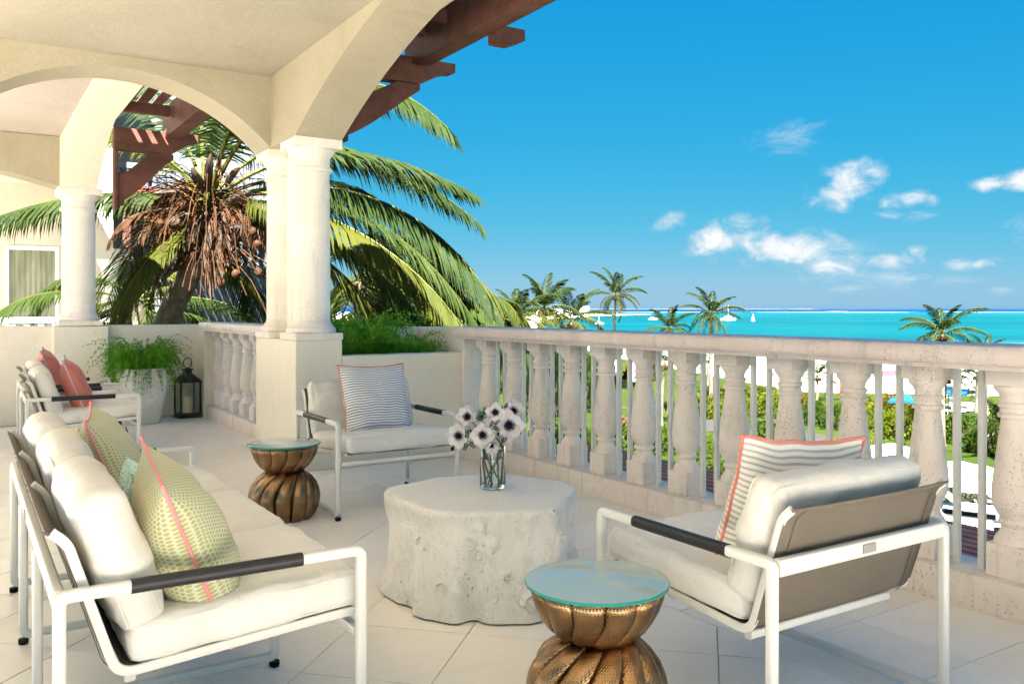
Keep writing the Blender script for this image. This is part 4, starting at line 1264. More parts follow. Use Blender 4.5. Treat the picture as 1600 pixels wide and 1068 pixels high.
# ---- plants with fine foliage
def fern(mb, c, rx, ry, n, length, up_, seed, spread=1.0, leaf_=.020, hang=.9, bias=None, front=None, left=None):
    r_ = random.Random(seed)
    for i in range(n):
        a = r_.uniform(0, 2*math.pi); q = math.sqrt(r_.random())
        b_ = Vector((c[0] + rx*q*math.cos(a), c[1] + ry*q*math.sin(a), c[2]))
        o_ = Vector((math.cos(a), math.sin(a), 0))
        if bias is not None: o_ = (o_ + Vector(bias)*r_.uniform(0, 1.4)).normalized()
        L = length*r_.uniform(.5, 1.15)
        p1 = b_ + o_*L*.35*spread + Vector((0, 0, up_*L*r_.uniform(.5, 1.1)))
        p2 = b_ + o_*L*r_.uniform(.7, 1.1)*spread + Vector((0, 0, (up_*.75 - hang*r_.uniform(.2, 1.3))*L))
        prev = None
        for k in range(15):
            t_ = k/14; p = bez(b_, p1, p2, t_)
            if front is not None and p.y < front and p.z < .22: break
            if left is not None and p.x < left: break
            if prev is not None and k > 2:
                tg = (p - prev).normalized(); s0 = tg.cross(Vector((0, 0, 1)))
                if s0.length < .1: s0 = Vector((1, 0, 0))
                s0.normalize()
                for _ in range(6):
                    d_ = (s0*r_.uniform(-1, 1) + tg*r_.uniform(0, .8) + Vector((r_.uniform(-.4, .4), r_.uniform(-.4, .4), r_.uniform(-.3, .8)))).normalized()
                    l_ = leaf_*r_.uniform(.5, 1.2); w_ = d_.cross(Vector((r_.uniform(-1, 1), r_.uniform(-1, 1), r_.uniform(-1, 1)))).normalized()*l_*.2
                    o2 = p + Vector((r_.uniform(-1, 1), r_.uniform(-1, 1), r_.uniform(-1, 1)))*leaf_*.4
                    mb.poly([o2, o2 + d_*l_*.5 + w_, o2 + d_*l_, o2 + d_*l_*.5 - w_])
            if prev is not None:
                w_ = Vector((-o_.y, o_.x, 0))*.0012; mb.poly([prev - w_, p - w_, p + w_, prev + w_])
            prev = p
pt_ = thing('plant_pot', 'tall tapering pale glazed pot holding a bright green fern', 'pot', (1.60, 9.72, 0), R(20))
def sqr(r, z, a, i):
    n_ = 5.0
    return r/((abs(math.cos(a))**n_ + abs(math.sin(a))**n_)**(1/n_)), a
mb = MB(); mb.lathe([(.125, 0), (.135, .004), (.15, .08), (.205, .42), (.222, .555), (.225, .572), (.222, .58), (.205, .58), (.20, .53)], 64, fn=sqr, cap1=False); mb.build('body', M['pot'], pt_, smooth=40)
mb = MB(); mb.lathe([(.202, .52), (.202, .535)], 64, fn=sqr); mb.build('soil', M['soil'], pt_)
fp = thing('fern_plant', 'bright green feathery fern spilling over the glazed pot', 'plant', (1.60, 9.72, .535))
mb = MB(); fern(mb, (0, 0, 0), .17, .17, 420, .42, 1.25, 21, .85, .022, 1.15, bias=(-.25, .1, 0)); mb.build('foliage', M['fern'], fp)
pl_ = thing('planter_bush', 'dense bright green fern bush filling the planter right of the columns', 'plant', (2.9, 6.68, .72))
mb = MB(); fern(mb, (-.25, 0, .05), .22, .28, 520, .66, .80, 22, .6, .022, .45, front=-.30, left=-.47); fern(mb, (.10, 0, .04), .26, .28, 420, .48, .70, 23, .8, .022, .6, front=-.30, left=-.47)
mb.build('foliage', M['fern'], pl_)

# ================================================================== NEAR PALMS
def frond_geo(mb, ctrl, n, L, wd, droop, seed, r0=.022, start=.14, lift=.15, twist=0.0, sparse=0.0):
    """ctrl: 3 or 4 control points; adds rachis (slot 1) and leaflets (slot 0)"""
    r_ = random.Random(seed); ctrl = [Vector(c) for c in ctrl]
    def cv(t):
        p = ctrl[:]
        while len(p) > 1: p = [p[i]*(1-t) + p[i+1]*t for i in range(len(p)-1)]
        return p[0]
    K = 22; path = [cv(i/K) for i in range(K + 1)]
    mb.cur = 1
    mb.tube(path, [max(.003, r0*(1 - .9*(i/K)**.8)) for i in range(K + 1)], 5)
    mb.cur = 0
    Z = Vector((0, 0, 1))
    for sg in (-1, 1):
        for i in range(n):
            t = start + (1 - start)*(i + r_.uniform(0, .6))/n
            if r_.random() < sparse: continue
            p = cv(t); T = (cv(min(1, t + .02)) - cv(t - .02)).normalized()
            S = T.cross(Z)
            if S.length < .2: S = T.cross(Vector((1, 0, 0)))
            S.normalize(); U = S.cross(T)
            if twist: S = Matrix.Rotation(twist, 3, T) @ S; U = S.cross(T)
            q = (t - start)/(1 - start)
            l_ = L*(.45 + .55*math.sin(math.pi*min(1, .12 + q*.80)))*(1 - .35*q**4)*r_.uniform(.85, 1.08)
            ang = R(48 - 0*q) + R(25)*q**2 if True else 0
            d_ = (S*sg*math.cos(ang*.75) + T*(.45 + .9*q) + U*(lift - .3*q)).normalized()
            dr = droop*r_.uniform(.7, 1.3)
            a_ = p + d_*l_*.4 - Z*dr*l_*.08
            b_ = a_ + (d_ - Z*dr*.9).normalized()*l_*.35
            c_ = b_ + (d_ - Z*dr*2.0).normalized()*l_*.28
            wv = (T*.9 + Z*.25 + U*r_.uniform(-.5, .5)).normalized(); w2 = wd/2*r_.uniform(.8, 1.15)
            i0 = [mb.vert(p + wv*w2*.5), mb.vert(p - wv*w2*.5), mb.vert(a_ + wv*w2), mb.vert(a_ - wv*w2),
                  mb.vert(b_ + wv*w2*.75), mb.vert(b_ - wv*w2*.75), mb.vert(c_)]
            mb.face((i0[0], i0[1], i0[3], i0[2])); mb.face((i0[2], i0[3], i0[5], i0[4])); mb.face((i0[4], i0[5], i0[6]))
def frond(par, ctrl, iv, n=70, L=.75, wd=.036, droop=.6, seed=0, m='frond', name='frond', rm='rachis', **k):
    mb = MB(); frond_geo(mb, [c - iv for c in ctrl], n, L, wd, droop, seed, **k)
    return mb.build(name, [M[m], M[rm]], par)

D0 = 11.0
cr = P(326, 318, D0)
palm = thing('coconut_palm', 'coconut palm with brown dead fronds and coconuts seen through the far arch', 'palm tree', (PG(225, 900, GZ).x, cr.y, GZ))
iv = palm.location.copy()
base = P(205, 660, D0 + .2); base.z = GZ
tp = [Vector((iv.x, iv.y, GZ)), P(225, 640, D0), P(262, 500, D0), P(300, 420, D0), P(322, 345, D0)]
tp[0] = Vector((P(190, 800, D0).x, P(190, 800, D0).y, GZ))
mb = MB(); path = []; K = 70
for i in range(K + 1):
    t_ = i/K*(len(tp) - 1); a = min(int(t_), len(tp) - 2); f_ = t_ - a
    p0 = tp[max(a-1, 0)]; p1 = tp[a]; p2 = tp[a+1]; p3 = tp[min(a+2, len(tp)-1)]
    path.append(((p1*2) + (p2-p0)*f_ + (p0*2-p1*5+p2*4-p3)*f_*f_ + (-p0+p1*3-p2*3+p3)*f_**3)*.5 - iv)
mb.tube(path, [.165 - .035*i/K + .008*((i*3) % 4 == 0) for i in range(K + 1)], 14)
mb.build('trunk', M['trunk'], palm, smooth=60)
def PP(px, py, d): return P(px, py, d)
c0 = cr
specs = [  # control pixels (px, py, depth) after the crown, leaflets, length, droop, material
    ([(500, 255, 10.8), (690, 300, 10.4), (788, 505, 10.2)], 105, .95, .9, 'frond'),
    ([(450, 210, 11.2), (600, 225, 11.6), (735, 300, 12.0)], 95, .8, .55, 'frond'),
    ([(400, 190, 11.6), (560, 195, 12.2), (745, 345, 12.6)], 90, .85, .8, 'frond'),
    ([(395, 120, 10.0), (560, 60, 9.6), (700, 200, 9.3)], 95, .85, .75, 'frond'),
    ([(420, 300, 10.6), (600, 330, 10.2), (730, 520, 10.0)], 80, .85, 1.0, 'frond_y'),
    ([(300, 190, 11.2), (320, 40, 11.6), (420, 0, 12.4)], 70, .7, .6, 'frond'),
    ([(350, 200, 10.6), (400, 80, 10.0), (440, 130, 9.6)], 75, .8, .8, 'frond'),
    ([(290, 200, 11.6), (230, 90, 12.2), (160, 130, 12.8)], 75, .8, .8, 'frond'),
    ([(270, 250, 11.3), (190, 160, 11.0), (120, 230, 10.9)], 70, .75, .8, 'frond_y'),
    ([(250, 296, 11.0), (100, 285, 11.0), (-60, 362, 11.2)], 85, .70, 1.3, 'frond'),
    ([(260, 340, 11.6), (180, 380, 12.2), (150, 540, 12.6)], 70, .8, .9, 'frond'),
    ([(270, 380, 10.7), (215, 390, 10.4), (170, 520, 10.2)], 70, .8, .7, 'frond_y'),
    ([(360, 370, 11.5), (400, 400, 12.2), (420, 560, 12.6)], 70, .8, .8, 'frond'),
    ([(400, 330, 11.2), (450, 350, 11.6), (520, 560, 12.2)], 70, .8, .9, 'frond'),
    ([(320, 220, 12.0), (350, 90, 13.2), (480, 150, 14.6)], 70, .8, .7, 'frond'),
    ([(450, 330, 11.3), (600, 370, 11.4), (700, 570, 11.6)], 80, .85, 1.0, 'frond'),
    ([(470, 270, 11.6), (650, 330, 11.8), (765, 540, 12.0)], 85, .85, .9, 'frond'),
    ([(430, 350, 11.0), (560, 400, 11.2), (640, 580, 11.4)], 75, .8, 1.0, 'frond_y'),
    ([(440, 250, 12.2), (600, 260, 12.8), (720, 440, 13.4)], 85, .85, .8, 'frond'),
]
for i, (cp, n, L, dr, m) in enumerate(specs):
    frond(palm, [c0] + [PP(*q) for q in cp], iv, int(n*1.3), L, .031, dr, 100 + i, m, r0=.034, start=.2)
# dead, hanging fronds and fibre
rd = random.Random(9)
for i in range(13):
    a = rd.uniform(-1, 1); sx_ = (-1 if i % 3 else 1)
    e = c0 + rg*sx_*rd.uniform(.2, 1.2) + fw*rd.uniform(-.7, .5) + upv*rd.uniform(-1.5, -.3)
    mid = c0 + rg*sx_*rd.uniform(.5, .9) + fw*rd.uniform(-.4, .3) + upv*rd.uniform(-.2, .3)
    frond(palm, [c0 + upv*-.1, mid, e], iv, 34, .50, .020, rd.uniform(.4, 1.4), 200 + i, 'dead', 'dead_frond', 'husk', r0=.03, start=.25, sparse=.35)
mb = MB()
for i in range(900):
    a = rd.uniform(0, 2*math.pi); L = rd.uniform(.3, 1.15); o_ = rg*math.cos(a) + fw*math.sin(a)
    if o_.dot(rg) > .2 and rd.random() < .45: continue
    b_ = c0 - iv + o_*rd.uniform(.03, .25) + upv*rd.uniform(-.75, .25)
    m_ = b_ + o_*L*.55 + upv*L*rd.uniform(-.15, .5); e_ = b_ + o_*L*rd.uniform(.7, 1.05) - upv*L*rd.uniform(-.35, .75)
    w_ = upv.cross(o_).normalized()*rd.uniform(.003, .010) + upv*.004
    pr = [bez(b_, m_, e_, k/5) for k in range(6)]
    for k in range(5): mb.poly([pr[k] - w_, pr[k+1] - w_*.8, pr[k+1] + w_*.8, pr[k] + w_])
tag(mb.build('dead_fibre', M['dead'], palm), kind='stuff')
mb = MB()
for (px, py) in ((345, 262), (300, 350), (285, 395), (375, 330), (352, 400), (250, 345), (285, 290)):
    ce = P(px, py, D0 - .25) - iv
    for i in range(34):
        d_ = (rg*rd.uniform(-1, 1) + upv*rd.uniform(-.7, .8) + fw*rd.uniform(-.8, .4)).normalized(); l_ = rd.uniform(.12, .32)
        e_ = ce + d_*l_ - upv*.05; w_ = d_.cross(fw).normalized()*.004
        mb.poly([ce - w_, e_ - w_*.6, e_ + w_*.6, ce + w_])
tag(mb.build('flower_stalks', M['orange'], palm), kind='stuff')
for i, (px, py, px2, py2, wdt) in enumerate([(318, 330, 292, 385, .07), (338, 330, 360, 392, .07), (330, 345, 318, 430, .06), (305, 330, 262, 352, .06),
                                             (350, 320, 392, 300, .07), (322, 300, 300, 262, .06), (345, 345, 345, 450, .05), (300, 395, 252, 440, .045),
                                             (352, 290, 375, 262, .05), (312, 300, 240, 303, .05), (335, 380, 330, 470, .05), (325, 300, 330, 240, .06)]):
    a_ = P(px, py, D0 - .12) - iv; b_ = P(px2, py2, D0 - .45) - iv; m_ = (a_ + b_)/2 - fw*.14
    mb = MB(); prv = None; sd = (b_ - a_).cross(fw).normalized()
    for k in range(8):
        t_ = k/7; p = bez(a_, m_, b_, t_); w_ = wdt*math.sin(math.pi*(.15 + .8*t_))**.7
        row = [mb.vert(p - sd*w_ + fw*w_*.5), mb.vert(p - fw*w_*.35), mb.vert(p + sd*w_ + fw*w_*.5)]
        if prv: mb.face((prv[0], row[0], row[1], prv[1])); mb.face((prv[1], row[1], row[2], prv[2]))
        prv = row
    mb.build('leaf_base', M['husk'], palm, smooth=60)
mb = MB(); mb.lathe([(.002, -.105), (.045, -.085), (.078, -.03), (.085, .02), (.066, .07), (.03, .098), (.002, .105)], 14)
nut = mb.mesh('coconut', M['coconut'], smooth=180)
for (px, py) in ((288, 322), (250, 350), (300, 402), (283, 418), (395, 362), (402, 382), (368, 428), (404, 425), (345, 442)):
    o = link('coconut', nut, palm, P(px, py, D0 - .45 + rd.uniform(-.1, .1)) - iv, (rd.uniform(-.5, .5), rd.uniform(-.5, .5), 0), rd.uniform(.5, .7))

def crown_palm(label, px, py, d, nf, Lf, seed, m='frond', group='palms right of the columns', n=58, L=.55, elr=(-35, 70), wd=.036, tr=.12, azs=None):
    c_ = P(px, py, d); r_ = random.Random(seed)
    th = thing('palm_tree', label, 'palm tree', (c_.x, c_.y, GZ), 0, group)
    iv_ = th.location.copy(); mb = MB()
    mb.tube([Vector((.3*math.sin(i*.2), 0, (c_.z - GZ)*i/12)) - Vector((.3*math.sin(2.4), 0, 0))*(i/12) for i in range(13)], [tr*1.25 - tr*.35*i/12 for i in range(13)], 10)
    mb.build('trunk', M['trunk'], th, smooth=60)
    for i in range(nf):
        a = (2.39996*i + r_.uniform(-.2, .2)) if azs is None else r_.uniform(*azs)
        e = R(elr[1] + (elr[0] - elr[1])*((i + .5)/nf)**.9); l_ = Lf*r_.uniform(.85, 1.1)
        o_ = Vector((math.cos(a), math.sin(a), 0)); c1 = c_ + o_*l_*.45*math.cos(e) + upv*l_*.45*math.sin(e)
        c2 = c_ + o_*l_*.85*math.cos(e*.6) + upv*(l_*.55*math.sin(e) - l_*.10)
        c3 = c_ + o_*l_*1.0*math.cos(e*.5) + upv*(l_*.45*math.sin(e) - l_*.42)
        frond(th, [c_, c1, c2, c3], iv_, n, L, wd, .9, seed*50 + i, m if i % 3 else ('frond_y' if m == 'frond' else 'frond'), start=.16)
    return th
crown_palm('yellow green palm crown right behind the paired columns', 560, 440, 14.0, 24, 2.3, 3, 'frond_y', azs=(-2.6, .9))
crown_palm('bushy green palm crown left of the railing end above the planter', 640, 470, 15.5, 26, 2.1, 4, 'frond', elr=(-45, 62))
crown_palm('yellowish palm crown beside the start of the stone handrail', 742, 498, 19.0, 20, 1.5, 5, 'frond_y')
crown_palm('dark green palm behind the paired columns at the far left', 215, 470, 13.5, 14, 2.2, 6, 'frond', elr=(-50, 55))

# ---- garden palms, seen at a distance: shared frond meshes, one object per frond
def far_frond(seed, droop):
    mb = MB(); frond_geo(mb, [(0, 0, 0), (.38, 0, .12), (.78, 0, .04 - droop*.3), (1.0, 0, -.25 - droop)], 26, .30, .030, .9, seed, r0=.014, start=.12)
    me = mb.mesh('frond', [M['frond_far'], M['rachis']]); return me
FARF = [far_frond(i, dr) for i, dr in enumerate((.0, .12, .28, .45))]
def far_frond_y(seed, droop):
    mb = MB(); frond_geo(mb, [(0, 0, 0), (.38, 0, .12), (.78, 0, .04 - droop*.3), (1.0, 0, -.25 - droop)], 26, .30, .030, 1.0, seed, r0=.014, start=.12)
    return mb.mesh('frond', [M['frond_y'], M['rachis']])
FARY = [far_frond_y(10 + i, dr) for i, dr in enumerate((.15, .45))]
TRUNKS = {}
def garden_palm(label, px, py, d, span, nf=17, seed=0, dark=False, yel=.25, lean=.0, tr=.13, group='coconut palms in the garden', ground=GZ):
    """crown centre at the pixel, span = frond length in pixels"""
    c_ = P(px, py, d); r_ = random.Random(seed*31 + 5); Lf = span*d/F
    th = thing('palm_tree', label, 'palm tree', (c_.x - lean, c_.y, ground), r_.uniform(0, 6), group)
    H = c_.z - ground; mb = MB(); rot = Matrix.Rotation(-th.rotation_euler[2], 3, 'Z'); K = 14
    lv = rot @ Vector((lean, 0, 0))
    mb.tube([lv*((i/K)**1.8) + Vector((0, 0, H*i/K)) for i in range(K + 1)], [tr*(1.3 - .55*i/K + (.25 if i == 0 else 0) + .05*(i % 2)) for i in range(K + 1)], 9)
    mb.build('trunk', M['trunk_dark' if dark else 'trunk'], th, smooth=60)
    top = lv + Vector((0, 0, H))
    for i in range(nf):
        f_ = (i + .5)/nf; a = 2.39996*i + r_.uniform(-.25, .25)
        e = R(78 - 125*f_ + r_.uniform(-8, 8)); l_ = Lf*(.78 + .35*math.sin(math.pi*min(1, f_ + .15)))*r_.uniform(.9, 1.1)
        k = min(3, max(0, int(f_*3.6 + r_.uniform(-.4, .4))))
        me = FARF[k] if not (f_ > 1 - yel) else FARY[0 if f_ < .9 else 1]
        link('frond', me, th, top, (r_.uniform(-.3, .3), -e, a), (l_, l_, l_))
    mb = MB()
    for i in range(6):
        a = i*1.05; mb.lathe([(.01, -.14), (.10, -.08), (.12, 0), (.08, .1), (.01, .13)], 8, top + Vector((.2*math.cos(a), .2*math.sin(a), -.22)))
    if span*864/1350 > 18: mb.build('coconut_cluster', M['coconut'], th, smooth=60)
    return th
garden_palm('tall dark trunked palm standing alone against the sea', 962, 462, 70, 44, 18, 1, True, .3, .3, .12)
garden_palm('bushy palm rising above the rail left of the lone tall palm', 850, 482, 38, 62, 18, 2, yel=.3)
garden_palm('palm crown with yellow lower fronds left of the bushy palm', 806, 498, 34, 60, 18, 3, yel=.5)
garden_palm('low yellowish palm beside the bushy palm above the rail', 893, 503, 42, 60, 18, 4, yel=.6)
garden_palm('palm with upright fronds in front of the anchored yacht', 1111, 492, 60, 46, 18, 5, yel=.35)
garden_palm('half hidden palm peeping over the rail left of the yacht', 1046, 515, 58, 42, 16, 6, yel=.3)
garden_palm('wide palm crown peeping over the rail at the right', 1472, 522, 44, 60, 18, 7, yel=.45)
garden_palm('small young palm growing between sand and bushes behind the balusters', 1277, 588, 66, 36, 15, 8, yel=.5, tr=.10)
garden_palm('palm with thick grey trunk left of the dark trunk at the right balusters', 1478, 590, 50, 44, 15, 9, yel=.3, lean=.4)
garden_palm('dark trunked palm beside the grey one at the right balusters', 1492, 575, 48, 44, 15, 10, True, .3, -.3)
garden_palm('slim palm at the right edge between the pickets', 1528, 585, 52, 46, 15, 11, yel=.4, lean=.2, tr=.11)
garden_palm('palm with drooping golden fronds behind the middle balusters', 1038, 568, 52, 34, 15, 12, yel=.75, lean=.3)
garden_palm('slender little palm on the lawn near the beach path', 1106, 572, 75, 26, 12, 13, yel=.4, tr=.09)
garden_palm('low spreading palm with long leaves beside the right hand bushes', 1568, 668, 40, 52, 18, 14, yel=.25, tr=.1)
garden_palm('palm whose pale frond tip shows above the rail at far right', 1540, 552, 46, 34, 12, 15, yel=.6)
garden_palm('palm crown hidden behind the first balusters at the left', 830, 545, 50, 48, 15, 16, yel=.3)

# ---- bushes and hedges
def foliage_mesh(seed, n, sz, m, flat=1.0):
    r_ = random.Random(seed); mb = MB()
    for i in range(n):
        z = r_.uniform(-.25, 1); a = r_.uniform(0, 2*math.pi); q = math.sqrt(max(0, 1 - z*z))
        v = Vector((q*math.cos(a), q*math.sin(a), z)); k = 1 + .28*noise.noise(v*2.1 + Vector((seed, 0, 0))) + .16*noise.noise(v*5 + Vector((0, seed, 0)))
        p = v*k*r_.uniform(.72, 1.02)
        if p.z < -.1: p.z = r_.uniform(-.1, .1)
        d_ = (v + Vector((r_.uniform(-1, 1), r_.uniform(-1, 1), r_.uniform(-.6, 1)))*.9).normalized()
        s_ = d_.cross(Vector((r_.uniform(-1, 1), r_.uniform(-1, 1), r_.uniform(-1, 1)))).normalized(); l_ = sz*r_.uniform(.6, 1.4)
        mb.poly([p, p + d_*l_*.5 + s_*l_*.28, p + d_*l_, p + d_*l_*.5 - s_*l_*.28])
    return mb.mesh('foliage', M[m])
FOL = {}
mb = MB()
for a in range(5): mb.tube([(0, 0, -.02), (.25*math.cos(a*1.26), .25*math.sin(a*1.26), .35), (.5*math.cos(a*1.26 + .3), .5*math.sin(a*1.26 + .3), .62)], [.05, .035, .015], 6)
STEM = mb.mesh('stem', M['trunk_dark'], smooth=60)
cnt = 0
def bush(label, px, pb, wpx, hpx, m='bush', sz=.17, group='bushes in the garden', dep=None, n=1500, cat='bush', name='bush'):
    global cnt
    d = F*(EYE - GZ)/(pb - HOR); v_ = cnt % 3; cnt += 1
    key = (m, v_, sz)
    if key not in FOL: FOL[key] = foliage_mesh(40 + v_*7, n, sz, m)
    c_ = P(px, pb, d); W = wpx*d/F/2; H = hpx*d/F
    th = thing(name, label, cat, (c_.x, c_.y, GZ), -TH + (cnt*1.7 % .6), group)
    th.scale = (W, dep or max(W*.8, H*.5), H*.93)
    link('foliage', FOL[key], th); link('stem', STEM, th)
    return th
HED = 'garden hedges and shrubs behind the balusters'
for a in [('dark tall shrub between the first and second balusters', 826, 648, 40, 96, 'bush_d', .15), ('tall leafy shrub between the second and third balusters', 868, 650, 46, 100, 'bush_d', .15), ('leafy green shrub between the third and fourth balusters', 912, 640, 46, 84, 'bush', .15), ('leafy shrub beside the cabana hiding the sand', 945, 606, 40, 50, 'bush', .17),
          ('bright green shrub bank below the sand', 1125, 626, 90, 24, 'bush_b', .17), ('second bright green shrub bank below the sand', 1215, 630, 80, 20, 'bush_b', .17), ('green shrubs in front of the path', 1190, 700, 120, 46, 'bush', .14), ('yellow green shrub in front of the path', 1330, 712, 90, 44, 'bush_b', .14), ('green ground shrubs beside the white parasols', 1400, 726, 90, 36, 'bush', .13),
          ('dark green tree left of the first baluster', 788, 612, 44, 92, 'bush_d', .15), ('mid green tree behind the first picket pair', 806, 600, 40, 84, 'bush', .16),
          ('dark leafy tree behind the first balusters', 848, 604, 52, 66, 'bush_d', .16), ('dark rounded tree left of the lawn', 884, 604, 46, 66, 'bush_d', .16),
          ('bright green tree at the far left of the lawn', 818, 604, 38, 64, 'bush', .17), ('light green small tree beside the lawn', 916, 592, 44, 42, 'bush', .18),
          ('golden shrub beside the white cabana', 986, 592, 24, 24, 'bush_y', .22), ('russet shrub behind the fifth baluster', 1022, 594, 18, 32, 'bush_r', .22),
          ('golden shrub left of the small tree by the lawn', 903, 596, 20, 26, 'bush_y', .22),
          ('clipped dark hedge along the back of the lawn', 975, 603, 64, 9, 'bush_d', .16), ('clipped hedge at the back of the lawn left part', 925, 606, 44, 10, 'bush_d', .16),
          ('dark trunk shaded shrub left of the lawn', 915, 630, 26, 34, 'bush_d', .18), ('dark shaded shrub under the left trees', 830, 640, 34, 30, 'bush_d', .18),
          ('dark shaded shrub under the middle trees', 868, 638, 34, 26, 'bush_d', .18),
          ('front hedge with yellow green top behind the second baluster', 850, 690, 60, 34, 'bush', .15), ('front hedge behind the third baluster', 905, 700, 64, 40, 'bush', .15),
          ('front hedge with a pink bloom behind the fourth baluster', 965, 702, 66, 42, 'bush', .15), ('front hedge behind the fifth baluster', 1030, 708, 70, 46, 'bush', .15),
          ('deep green shrub below the middle balusters', 1100, 738, 74, 56, 'bush', .13), ('deep green shrub right of the middle balusters', 1150, 748, 60, 48, 'bush', .13),
          ('bright yellow green shrub along the beach path', 1095, 652, 66, 40, 'bush_b', .16), ('bright shrub behind the seventh baluster', 1150, 650, 66, 40, 'bush_b', .16),
          ('bright yellow shrub left of the young palm', 1200, 652, 60, 36, 'bush_b', .16), ('golden ground shrub beside the young palm', 1245, 645, 46, 38, 'bush_y', .17),
          ('green shrub under the young palm', 1275, 664, 52, 40, 'bush', .15), ('green shrub right of the young palm', 1310, 670, 50, 42, 'bush', .15),
          ('pale green hedge at the edge of the sand', 1190, 614, 60, 12, 'bush_b', .22), ('dark low hedge below the pale sand hedge', 1170, 622, 64, 8, 'bush_d', .2),
          ('bright green shrub behind the eighth baluster', 1350, 672, 66, 46, 'bush_b', .15), ('yellow green shrub mass behind the ninth baluster', 1405, 684, 76, 52, 'bush_b', .15),
          ('golden topped shrub at the edge of the beach', 1400, 640, 80, 26, 'bush_y', .17), ('low bright shrub on the beach edge', 1360, 636, 50, 18, 'bush_b', .18),
          ('green shrub below the palm trunks', 1500, 690, 76, 46, 'bush', .14), ('dense green shrub right of the palm trunks', 1545, 704, 80, 52, 'bush', .14),
          ('dark shrub at the foot of the palm trunks', 1520, 668, 50, 24, 'bush_d', .16), ('bright shrub at the right edge', 1590, 660, 60, 40, 'bush_b', .15),
          ('green shrub left of the palm trunks', 1450, 686, 60, 52, 'bush', .15), ('bright shrub behind the palm trunks', 1540, 655, 70, 20, 'bush_b', .17),
          ('clipped round hedge beside the pool deck', 1525, 790, 110, 34, 'bush', .10), ('green shrub beyond the chair cushion', 1440, 740, 60, 44, 'bush_d', .13),
          ('dark green shrub under the white parasols', 1470, 770, 50, 36, 'bush_d', .12)]:
    bush(*a, group=HED, n=1500)
bl = thing('bloom', 'bright pink flower cluster on the front hedge behind the fourth baluster', 'flower', P(972, 656, 43))
mb = MB()
for i in range(40):
    d_ = Vector((rd.uniform(-1, 1), rd.uniform(-1, 1), rd.uniform(-.4, .6)))*.22; s_ = Vector((rd.uniform(-1, 1), rd.uniform(-1, 1), rd.uniform(-1, 1))).normalized()*.07
    u_ = s_.cross(Vector((rd.uniform(-1, 1), .3, 1))).normalized()*.06; mb.poly([d_, d_ + s_ + u_, d_ + s_*2, d_ + s_ - u_])
mb.build('petals', M['pink'], bl)
# wooded strip on the far spit and behind the left palms: nobody could count these
def tree_mass(name, pts, hgt, n, seed, m='bush'):
    r_ = random.Random(seed); mb = MB()
    for i in range(n):
        k = r_.randrange(len(pts) - 1); f_ = r_.random(); a = Vector(pts[k]); b = Vector(pts[k+1]); q = a + (b - a)*f_
        x, y = q.x + r_.gauss(0, 6), q.y + r_.gauss(0, 14); hh = hgt*(.6 + .5*noise.noise((x*.03, y*.01, seed)))
        p = LD(x, y, GZ + r_.random()**.7*hh)
        s1 = Vector((r_.uniform(-1, 1), r_.uniform(-1, 1), r_.uniform(-1, 1))).normalized(); s2 = s1.cross(Vector((r_.uniform(-1, 1), r_.uniform(-1, 1), r_.uniform(-1, 1)))).normalized()
        l_ = hgt*.14*r_.uniform(.6, 1.4); mb.poly([p - s1*l_, p + s2*l_*.7, p + s1*l_, p - s2*l_*.7])
    return tag(mb.build(name, M[m]), kind='stuff')
tree_mass('spit_woodland', [(-60, 900), (10, 960), (75, 1030), (130, 1075)], 7, 2600, 5)
tree_mass('shore_woodland', [(-70, 190), (-25, 220), (-12, 300), (-10, 420)], 7, 2600, 6)

# ================================================================== FAR BUILDINGS, BOATS, BEACH
for i, (px, d, wpx, h) in enumerate([(892, 1010, 16, 7), (910, 1040, 20, 9), (872, 980, 14, 5), (935, 1070, 10, 4), (846, 960, 16, 7)]):
    b_ = thing('beach_house', ['white house in the middle of the row on the far sand spit', 'largest white house on the far sand spit', 'small white house left on the far spit',
               'low white house at the tip of the far spit', 'white house behind the bushy palm on the spit'][i], 'building', LD((px - 800)/F*d, d, GZ), -TH)
    W = wpx*d/F; mb = MB(); mb.box(-W/2, W/2, 0, 12, 0, h); mb.build('wall', M['white'], b_)
    mb = MB(); mb.box(-W/2 - .5, W/2 + .5, -.5, 12.5, h + .01, h + .8); mb.build('roof', M['whitewall'], b_)
    for r_ in range(max(1, int(h/4.5))):
        for q in range(max(2, int(W/4))):
            x = -W/2 + W*(q + .5)/max(2, int(W/4)); mb = MB(); mb.box(x - 1.1, x + 1.1, -.12, -.02, 1 + r_*4, 3.4 + r_*4); mb.build('window', M['roofgrey'], b_)
def hull(L, B, H):
    mb = MB(); secs = []
    for i in range(9):
        q = i/8; w_ = B/2*(math.sin(math.pi*min(1, .30 + q*.72)))**.7 if q < .99 else .02
        secs.append([mb.vert((-L/2 + L*q, s*w_*k, z)) for s, k, z in ((-1, 1, H*(1 + .25*q)), (-1, .6, -.1), (1, .6, -.1), (1, 1, H*(1 + .25*q)))])
    for a, b in zip(secs[:-1], secs[1:]):
        for k in range(3): mb.face((a[k], b[k], b[k+1], a[k+1]))
        mb.face((a[3], b[3], b[0], a[0]))
    mb.face(secs[0][::-1]); mb.face(secs[-1]); return mb
